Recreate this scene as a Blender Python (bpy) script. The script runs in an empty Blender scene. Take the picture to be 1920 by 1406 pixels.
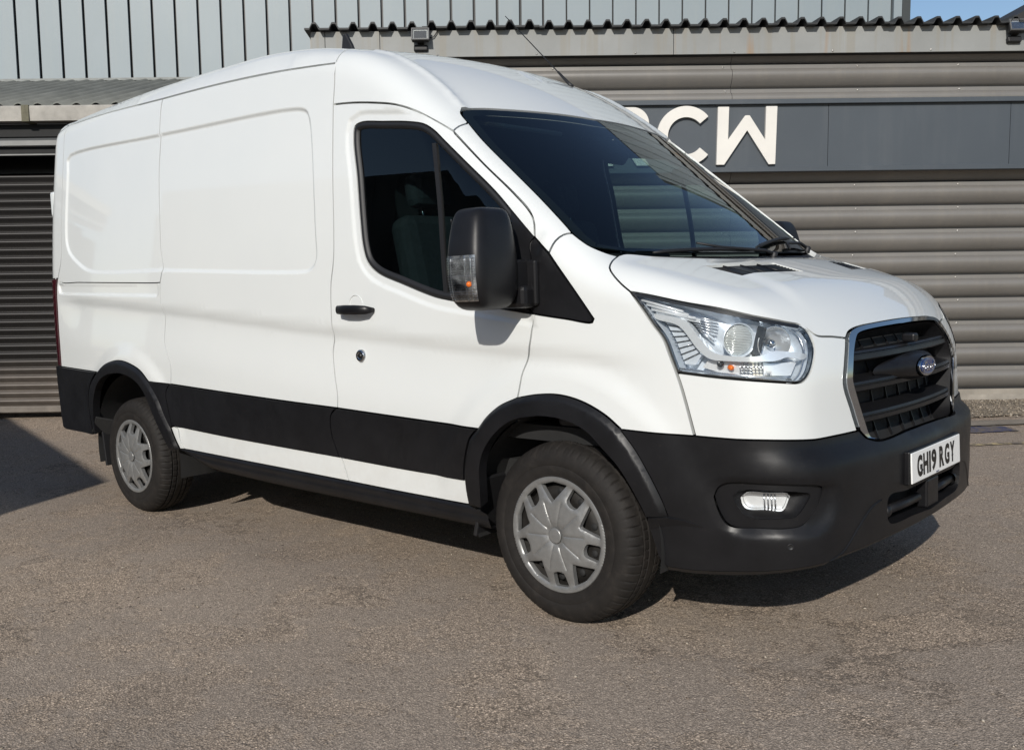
import bpy, bmesh, math, random
import numpy as np
from mathutils import Vector, Matrix
from mathutils.geometry import delaunay_2d_cdt
random.seed(7); rng=np.random.default_rng(7)
sc=bpy.context.scene; COL=sc.collection
CAM_LOC=(2.2878,-3.7771,1.2965)
CAM_R=(0.733431,0.678656,-0.038789); CAM_U=(-0.041197,0.101334,0.993999); CAM_F=(-0.678514,0.727432,-0.102280)
CAM_LENS=34.2501; CAM_SHX=0.02221; CAM_SHY=0.01055

cam=bpy.data.cameras.new('camera'); camo=bpy.data.objects.new('camera',cam); COL.objects.link(camo); sc.camera=camo
M=Matrix((( CAM_R[0],CAM_U[0],-CAM_F[0],CAM_LOC[0]),(CAM_R[1],CAM_U[1],-CAM_F[1],CAM_LOC[1]),(CAM_R[2],CAM_U[2],-CAM_F[2],CAM_LOC[2]),(0,0,0,1)))
camo.matrix_world=M; cam.sensor_fit='HORIZONTAL'; cam.sensor_width=36; cam.lens=CAM_LENS; cam.shift_x=CAM_SHX; cam.shift_y=CAM_SHY
cam.clip_start=.05; cam.clip_end=2000
SUN=Vector((.53,-1.0,.60)).normalized()
w=bpy.data.worlds.new('World'); sc.world=w; w.use_nodes=True; nt=w.node_tree; nt.nodes.clear()
sky=nt.nodes.new('ShaderNodeTexSky'); sky.sky_type='NISHITA'; sky.sun_disc=False
sky.sun_elevation=math.asin(SUN.z); sky.sun_rotation=math.atan2(SUN.x,SUN.y); sky.air_density=1.0; sky.dust_density=.6; sky.ozone_density=2.2
bg=nt.nodes.new('ShaderNodeBackground'); bg.inputs[1].default_value=.10; wo=nt.nodes.new('ShaderNodeOutputWorld')
nt.links.new(sky.outputs[0],bg.inputs[0]); nt.links.new(bg.outputs[0],wo.inputs[0])
sl=bpy.data.lights.new('sun','SUN'); sl.energy=3.9; sl.angle=math.radians(.53); sl.color=(1,.955,.885)
so=bpy.data.objects.new('sun',sl); COL.objects.link(so); so.rotation_euler=SUN.to_track_quat('Z','Y').to_euler()
sc.render.engine='CYCLES'
sc.view_settings.view_transform='Standard'; sc.view_settings.look='None'; sc.view_settings.exposure=.06; sc.view_settings.gamma=1; sc.view_settings.use_curve_mapping=False
sc.cycles.max_bounces=8; sc.cycles.transparent_max_bounces=12

# ---------- helpers ----------
def tag(o,label=None,cat=None,group=None,kind=None):
    if label: o['label']=label
    if cat: o['category']=cat
    if group: o['group']=group
    if kind: o['kind']=kind
    return o
def empty(name,label=None,cat=None,loc=(0,0,0),parent=None,group=None,kind=None):
    o=bpy.data.objects.new(name,None); COL.objects.link(o); o.location=loc; o.empty_display_size=.2
    if parent: o.parent=parent
    return tag(o,label,cat,group,kind)
def link(name,me,mat=None,parent=None,loc=None):
    o=bpy.data.objects.new(name,me); COL.objects.link(o)
    if mat is not None and not me.materials: me.materials.append(mat)
    if parent: o.parent=parent
    if loc: o.location=loc
    return o
def mesh(name,V,Fc,smooth=False):
    me=bpy.data.meshes.new(name); me.from_pydata([tuple(map(float,v)) for v in V],[],[tuple(f) for f in Fc]); me.update()
    if smooth: me.polygons.foreach_set('use_smooth',[True]*len(me.polygons))
    return me
class MB:
    def __init__(s): s.bm=bmesh.new(); s.sm=[]
    def add(s,V,Fc,smooth=False):
        vs=[s.bm.verts.new(v) for v in V]
        for f in Fc:
            try: g=s.bm.faces.new([vs[i] for i in f]); g.smooth=smooth
            except ValueError: pass
        return s
    def box(s,c,d,rot=None,bev=0):
        b=bmesh.new(); bmesh.ops.create_cube(b,size=1); bmesh.ops.scale(b,vec=d,verts=b.verts)
        if bev: bmesh.ops.bevel(b,geom=b.edges[:],offset=bev,segments=2,profile=.5,affect='EDGES')
        if rot is not None: bmesh.ops.transform(b,matrix=rot.to_4x4(),verts=b.verts)
        bmesh.ops.translate(b,vec=c,verts=b.verts); s.merge(b); return s
    def merge(s,b):
        b.verts.index_update(); V=[v.co.copy() for v in b.verts]; Fc=[[v.index for v in f.verts] for f in b.faces]; sm=[f.smooth for f in b.faces]
        vs=[s.bm.verts.new(v) for v in V]
        for f,k in zip(Fc,sm):
            g=s.bm.faces.new([vs[i] for i in f]); g.smooth=k
        b.free()
    def tube(s,pts,r,n=8,cap=True):
        pts=[Vector(p) for p in pts]; rr=r if isinstance(r,(list,tuple)) else [r]*len(pts); rings=[]; pn=None
        for i,p in enumerate(pts):
            d=(pts[min(i+1,len(pts)-1)]-pts[max(i-1,0)]).normalized()
            if pn is None: pn=d.orthogonal().normalized()
            pn=(pn-d*pn.dot(d)).normalized(); b=d.cross(pn)
            rings.append([s.bm.verts.new(p+(pn*math.cos(2*math.pi*k/n)+b*math.sin(2*math.pi*k/n))*rr[i]) for k in range(n)])
        for a,b in zip(rings,rings[1:]):
            for k in range(n):
                g=s.bm.faces.new([a[k],a[(k+1)%n],b[(k+1)%n],b[k]]); g.smooth=True
        if cap: s.bm.faces.new(rings[0][::-1]); s.bm.faces.new(rings[-1])
        return s
    def lathe(s,prof,o,ax,n=48,closed=False,smooth=True):
        """prof: (radius, height along axis)"""
        ax=Vector(ax).normalized(); a=ax.orthogonal().normalized(); b=ax.cross(a); o=Vector(o); rings=[]
        for r,h in prof: rings.append([s.bm.verts.new(o+ax*h+(a*math.cos(2*math.pi*k/n)+b*math.sin(2*math.pi*k/n))*max(r,1e-5)) for k in range(n)])
        pr=list(zip(rings,rings[1:]))+([(rings[-1],rings[0])] if closed else [])
        for p,q in pr:
            for k in range(n):
                g=s.bm.faces.new([p[k],p[(k+1)%n],q[(k+1)%n],q[k]]); g.smooth=smooth
        return s
    def prism(s,poly,o,ex,ey,ez,d,bev=0):
        """2D polygon in plane (ex,ey) at o, extruded by d along ez"""
        o,ex,ey,ez=map(Vector,(o,ex,ey,ez)); n=len(poly)
        V=[o+ex*a+ey*b for a,b in poly]+[o+ex*a+ey*b+ez*d for a,b in poly]
        if ex.cross(ey).dot(ez)*d<0: V=V[n:]+V[:n]
        area=sum(poly[i][0]*poly[(i+1)%n][1]-poly[(i+1)%n][0]*poly[i][1] for i in range(n))
        b=bmesh.new(); vs=[b.verts.new(v) for v in V]
        b.faces.new(vs[:n][::-1]); b.faces.new(vs[n:])
        for i in range(n): b.faces.new([vs[i],vs[(i+1)%n],vs[n+(i+1)%n],vs[n+i]])
        if area<0: bmesh.ops.reverse_faces(b,faces=b.faces[:])
        if bev: bmesh.ops.bevel(b,geom=b.edges[:],offset=bev,segments=2,profile=.5,affect='EDGES')
        s.merge(b); return s
    def build(s,name,mat,parent=None,loc=None,auto=None):
        me=bpy.data.meshes.new(name); bmesh.ops.recalc_face_normals(s.bm,faces=s.bm.faces[:]) if auto is None else None
        s.bm.to_mesh(me); s.bm.free(); return link(name,me,mat,parent,loc)
class NT:
    def __init__(s,name):
        s.m=bpy.data.materials.new(name); s.m.use_nodes=True; s.t=s.m.node_tree; s.p=s.t.nodes['Principled BSDF']; s.out=s.t.nodes['Material Output']
    def n(s,t,**k):
        q=s.t.nodes.new('ShaderNode'+t)
        for a,v in k.items():
            if a.startswith('i_'):
                key=a[2:]; key=int(key) if key.isdigit() else key.replace('_',' ')
                q.inputs[key].default_value=v
            else: setattr(q,a,v)
        return q
    def l(s,a,b): s.t.links.new(a,b)
    def coord(s,scale=(1,1,1),kind='Object'):
        tc=s.n('TexCoord'); mp=s.n('Mapping'); mp.inputs['Scale'].default_value=scale; s.l(tc.outputs[kind],mp.inputs[0]); return mp.outputs[0]
    def noise(s,vec,scale,detail=4,rough=.55,dist=0):
        q=s.n('TexNoise'); q.inputs['Scale'].default_value=scale; q.inputs['Detail'].default_value=detail; q.inputs['Roughness'].default_value=rough; q.inputs['Distortion'].default_value=dist
        s.l(vec,q.inputs['Vector']); return q.outputs['Fac']
    def ramp(s,fac,stops,interp='LINEAR'):
        q=s.n('ValToRGB'); q.color_ramp.interpolation=interp; cr=q.color_ramp
        while len(cr.elements)<len(stops): cr.elements.new(.5)
        for e,(p,c) in zip(cr.elements,stops):
            e.position=p; e.color=(c,c,c,1) if isinstance(c,(int,float)) else (*c,1)
        s.l(fac,q.inputs[0]); return q.outputs[0]
    def mix(s,f,a,b,mode='MIX'):
        q=s.n('Mix',data_type='RGBA',blend_type=mode)
        for v,i in ((f,0),(a,6),(b,7)):
            if hasattr(v,'links') or hasattr(v,'is_linked'): s.l(v,q.inputs[i])
            elif i==0: q.inputs[0].default_value=v
            else: q.inputs[i].default_value=(*v,1) if len(v)==3 else v
        return q.outputs[2]
    def math(s,op,a,b=None,c=None):
        q=s.n('Math',operation=op)
        for v,i in ((a,0),(b,1),(c,2)):
            if v is None: continue
            if hasattr(v,'is_linked'): s.l(v,q.inputs[i])
            else: q.inputs[i].default_value=v
        return q.outputs[0]
    def bump(s,h,strength=.3,dist=.01,prev=None):
        q=s.n('Bump'); q.inputs['Strength'].default_value=strength; q.inputs['Distance'].default_value=dist; s.l(h,q.inputs['Height'])
        if prev is not None: s.l(prev,q.inputs['Normal'])
        return q.outputs[0]
def simple(name,col,rough=.5,metal=0,coat=0,var=0,scale=8,bump=0,bscale=200,spec=None,roughvar=0):
    t=NT(name); P=t.p; P.inputs['Roughness'].default_value=rough; P.inputs['Metallic'].default_value=metal; P.inputs['Coat Weight'].default_value=coat; P.inputs['Coat Roughness'].default_value=.04
    P.inputs['Base Color'].default_value=(*col,1)
    if spec is not None: P.inputs['Specular IOR Level'].default_value=spec
    v=t.coord()
    if var:
        f=t.noise(v,scale,5,.6); c=t.ramp(f,[(.25,tuple(x*(1-var) for x in col)),(.75,tuple(min(1,x*(1+var)) for x in col))]); t.l(c,P.inputs['Base Color'])
    if roughvar:
        f=t.noise(v,scale*1.7,4,.6); t.l(t.ramp(f,[(.3,max(0,rough-roughvar)),(.7,min(1,rough+roughvar))]),P.inputs['Roughness'])
    if bump: t.l(t.bump(t.noise(v,bscale,2,.5),bump,.002),P.inputs['Normal'])
    return t.m
def glass(name,tint,ior=1.5,rough=0.0,body=None,bodyf=0.0):
    """thin tinted pane: transparent + fresnel reflection (+ a share of dark body)"""
    t=NT(name); t.t.nodes.remove(t.p)
    tr=t.n('BsdfTransparent'); tr.inputs[0].default_value=(*tint,1); gl=t.n('BsdfGlossy'); gl.inputs['Roughness'].default_value=rough; gl.inputs[0].default_value=(1,1,1,1)
    fr=t.n('Fresnel'); fr.inputs[0].default_value=ior; mx=t.n('MixShader'); t.l(fr.outputs[0],mx.inputs[0])
    src=tr.outputs[0]
    if body is not None:
        df=t.n('BsdfDiffuse'); df.inputs[0].default_value=(*body,1); m2=t.n('MixShader'); m2.inputs[0].default_value=bodyf; t.l(src,m2.inputs[1]); t.l(df.outputs[0],m2.inputs[2]); src=m2.outputs[0]
    t.l(src,mx.inputs[1]); t.l(gl.outputs[0],mx.inputs[2]); t.l(mx.outputs[0],t.out.inputs[0]); return t.m
def paint():
    t=NT('white_paint'); P=t.p; v=t.coord()
    f=t.noise(v,1.3,5,.6); c=t.ramp(f,[(.3,(.665,.685,.675)),(.75,(.695,.71,.695))])
    # road film low on the body
    sp=t.n('SeparateXYZ'); t.l(v,sp.inputs[0]); lo=t.math('MULTIPLY',t.ramp(sp.outputs[2],[(.42,1.),(.85,0.)]),t.ramp(t.noise(v,9,6,.7),[(.4,0.),(.8,.22)]))
    c=t.mix(lo,c,(.42,.37,.31)); t.l(c,P.inputs['Base Color'])
    P.inputs['Roughness'].default_value=.42; P.inputs['Coat Weight'].default_value=1.; P.inputs['Coat Roughness'].default_value=.03
    return t.m
def plastic():
    t=NT('black_plastic'); P=t.p; v=t.coord()
    f=t.noise(v,5,5,.65); c=t.ramp(f,[(.3,(.0062,.0062,.0070)),(.75,(.0115,.0115,.013))])
    sp=t.noise(v,60,4,.7); d=t.ramp(sp,[(.62,0.),(.8,.25)]); c=t.mix(d,c,(.06,.052,.045)); t.l(c,P.inputs['Base Color'])
    t.l(t.ramp(t.noise(v,7,4,.6),[(.3,.34),(.7,.46)]),P.inputs['Roughness']); P.inputs['Specular IOR Level'].default_value=.30
    t.l(t.bump(t.noise(v,900,2,.5),.25,.0006),P.inputs['Normal']); return t.m
MT={}
MT['paint']=paint(); MT['plastic']=plastic()
MT['seal']=simple('rubber_seal',(.010,.010,.011),.55,bump=.1)
MT['dark']=simple('underbody_black',(.012,.012,.012),.8,var=.3)
MT['chrome']=simple('chrome',(.50,.52,.54),.07,1.)
MT['silver']=simple('wheel_silver',(.235,.235,.23),.38,.45,var=.12,scale=30,roughvar=.08)
MT['steel']=simple('dark_steel',(.022,.020,.018),.6,.4,var=.4,scale=20)
MT['reflector']=simple('reflector',(.90,.92,.94),.16,.45,coat=.5)
MT['amber']=simple('amber_lens',(.75,.16,.02),.25)
MT['white_trim']=simple('plate_white',(.82,.82,.80),.35,coat=.3)
MT['letter_black']=simple('letter_black',(.008,.008,.008),.4)
MT['badge_blue']=simple('badge_blue',(.008,.03,.12),.18,coat=1)
MT['badge_silver']=simple('badge_silver',(.75,.77,.8),.2,1)
MT['tail_red']=simple('tail_lamp_red',(.05,.004,.008),.2,coat=1)
MT['seat']=simple('seat_fabric',(.035,.037,.042),.9,var=.3,scale=40,bump=.4,bscale=300)
MT['dash']=simple('dash_plastic',(.03,.031,.034),.6,var=.2)
MT['headliner']=simple('headliner',(.22,.22,.21),.9)
MT['screen']=glass('windscreen_glass',(.58,.70,.66),1.52)
MT['doorglass']=glass('door_glass',(.34,.46,.46),1.52)
MT['lens']=glass('clear_lens',(.97,.98,.98),1.45)

# ---------- van body surface ----------
def pchip(xs,ys):
    xs=np.array(xs,float);ys=np.array(ys,float);h=np.diff(xs);d=np.diff(ys)/h
    m=np.zeros(len(xs)); m[0]=d[0]; m[-1]=d[-1]
    for i in range(1,len(xs)-1):
        if d[i-1]*d[i]>0:
            w1=2*h[i]+h[i-1]; w2=h[i]+2*h[i-1]; m[i]=(w1+w2)/(w1/d[i-1]+w2/d[i])
    def f(x):
        x=np.asarray(x,float); i=np.clip(np.searchsorted(xs,x)-1,0,len(xs)-2)
        t=(x-xs[i])/h[i]; lo=t<0; hi=t>1; tc=np.clip(t,0,1)
        r=(1+2*tc)*(1-tc)**2*ys[i]+tc*(1-tc)**2*h[i]*m[i]+tc*tc*(3-2*tc)*ys[i+1]+tc*tc*(tc-1)*h[i]*m[i+1]
        return np.where(lo,ys[0]+m[0]*(x-xs[0]),np.where(hi,ys[-1]+m[-1]*(x-xs[-1]),r))
    return f
def smax(a,b,k): h=np.maximum(k-np.abs(a-b),0); return np.maximum(a,b)+h*h/(4*k)
def smin(a,b,k): return -smax(-a,-b,k)
def sst(a,b,x): t=np.clip((x-a)/(b-a),0,1); return t*t*(3-2*t)
WZ=pchip([.2,.40,.55,.80,1.0,1.2,1.42,1.7,2.0,2.3,2.5],[.955,.975,.985,.993,.994,.992,.988,.970,.943,.912,.89])
ROOF=pchip([-4.6,-4.0,-2.9,-2.0,-1.6,-1.3,-1.0,-.8,-.6,-.4,0],[2.51,2.535,2.555,2.545,2.51,2.455,2.37,2.29,2.20,2.10,1.88])
BON=pchip([.2,.42,.70,.80,.88,.94,1.0,1.1],[1.43,1.364,1.268,1.223,1.175,1.12,1.05,.9])
XC=pchip([.1,.24,.36,.50,.62,.668,.695,.715,.78,.93,1.08,1.3],[.93,.985,1.022,1.028,1.030,1.028,1.012,.988,.980,.972,.945,.88])
def segd(x,z,ax,az,bx,bz):
    dx,dz=bx-ax,bz-az; t=np.clip(((x-ax)*dx+(z-az)*dz)/(dx*dx+dz*dz),0,1)
    return np.hypot(x-ax-t*dx,z-az-t*dz)
EMB={}   # name -> (poly Nx2, depth, softness)
def polysd(x,z,P):
    d=np.full(x.shape,1e9); ins=np.zeros(x.shape,bool); n=len(P)
    for i in range(n):
        ax,az=P[i]; bx,bz=P[(i+1)%n]; d=np.minimum(d,segd(x,z,ax,az,bx,bz))
        c=((az>z)!=(bz>z)); 
        with np.errstate(divide='ignore',invalid='ignore'): xi=(bx-ax)*(z-az)/(bz-az if bz!=az else 1e-12)+ax
        ins^=c&(x<xi)
    return np.where(ins,-d,d)
CR=pchip([-4.4,-3.45,-1.26,.0,.4],[1.31,1.262,1.10,1.02,1.0])  # crease height
def W(x,z):
    w=WZ(z)
    w=w-.055*np.clip((-2.4-x)/2.0,0,2)**2.2
    w=w-.075*np.clip((x+.15)/.8,0,2)**2
    # crease: scoop below crease, soft
    u=CR(x)-z
    fade=sst(-4.35,-3.9,x)*(1-sst(.1,.5,x))
    w=w-.018*fade*(sst(-.05,.03,u)*(1-sst(.03,.30,u)))
    # wheel bulges
    for cx,r0,a in ((0.,.60,.015),(-3.3,.60,.015)):
        d=np.hypot(x-cx,(z-.36)*.98); m=1-sst(r0-.03,r0+.07,d)
        w=w+a*m*sst(.35,.6,z)
    for P,dep,s in EMB.values():
        lo=P.min(0)-.03; hi=P.max(0)+.03; k=np.nonzero((x>lo[0])&(x<hi[0])&(z>lo[1])&(z<hi[1]))[0]
        if len(k): sd=polysd(x[k],z[k],P); w[k]=w[k]-dep*(1-sst(-s,s,sd))
    return w
def parts(P):
    x,y,z=P[:,0],P[:,1],P[:,2]; ay=np.abs(y)
    side=ay-W(x,z)
    roof=(z-(ROOF(x)-.08*y*y))/np.sqrt(1+.16)
    scr=(z-(1.32+.80*(.42-x-.20*y*y)))*.78
    bon=(z-(BON(x)-.055*y*y -.10*np.clip(ay-.62,0,1)**2*2))*.93
    # bonnet dome edge: raised centre
    e=.56+.10*(x-.45); bon=bon-(.012*(1-sst(-.05,.05,ay-e))*sst(.40,.5,x)*(1-sst(.70,.86,x)))
    top=smax(roof,smin(scr,bon,.03),.10)
    fr=x-(XC(z)-.15*y*y-.05*np.clip(ay-.45,0,1)**2)
    re=-x-(4.46+.0*z)+.05*np.clip(z-1.4,0,2)**2+.02*y*y
    return side,top,fr,re
def F(P):
    side,top,fr,re=parts(P)
    f=smax(side,top,.11)
    z=P[:,2]
    f=smax(f,fr,.16)
    f=smax(f,re,.16)
    return f
def grad(P,h=.004):
    g=np.stack([F(P+h*e)-F(P-h*e) for e in np.eye(3)],1)
    return g/np.linalg.norm(g,axis=1)[:,None]
def cast_out(o,d,tmax=6.):
    """from inside outwards: first crossing"""
    o=np.broadcast_to(o,d.shape); n=len(d); lo=np.zeros(n); hi=np.full(n,tmax); found=np.zeros(n,bool)
    step=.04; t=np.zeros(n)
    for k in range(int(tmax/step)):
        t2=t+step; v=F(o+t2[:,None]*d)>0; new=v&~found; hi[new]=t2[new]; lo[new]=t[new]; found|=v; t=t2
        if found.all(): break
    for _ in range(26):
        m=(lo+hi)/2; v=F(o+m[:,None]*d)>0; hi=np.where(v,m,hi); lo=np.where(v,lo,m)
    return o+((lo+hi)/2)[:,None]*d
def cast_in(o,d,t0=1.5,tmax=9.):
    """from outside: first entry"""
    o=np.broadcast_to(o,d.shape); n=len(d); lo=np.full(n,t0); hi=np.full(n,np.nan); t=np.full(n,t0); done=np.zeros(n,bool)
    step=.01
    while t[0]<tmax and not done.all():
        t2=t+step; v=F(o+t2[:,None]*d)<0; new=v&~done; hi[new]=t2[new]; lo[new]=t[new]; done|=v; t=t2
    for _ in range(24):
        m=(lo+hi)/2; v=F(o+m[:,None]*d)<0; hi=np.where(v,m,hi); lo=np.where(v,lo,m)
    return o+hi[:,None]*d

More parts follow.
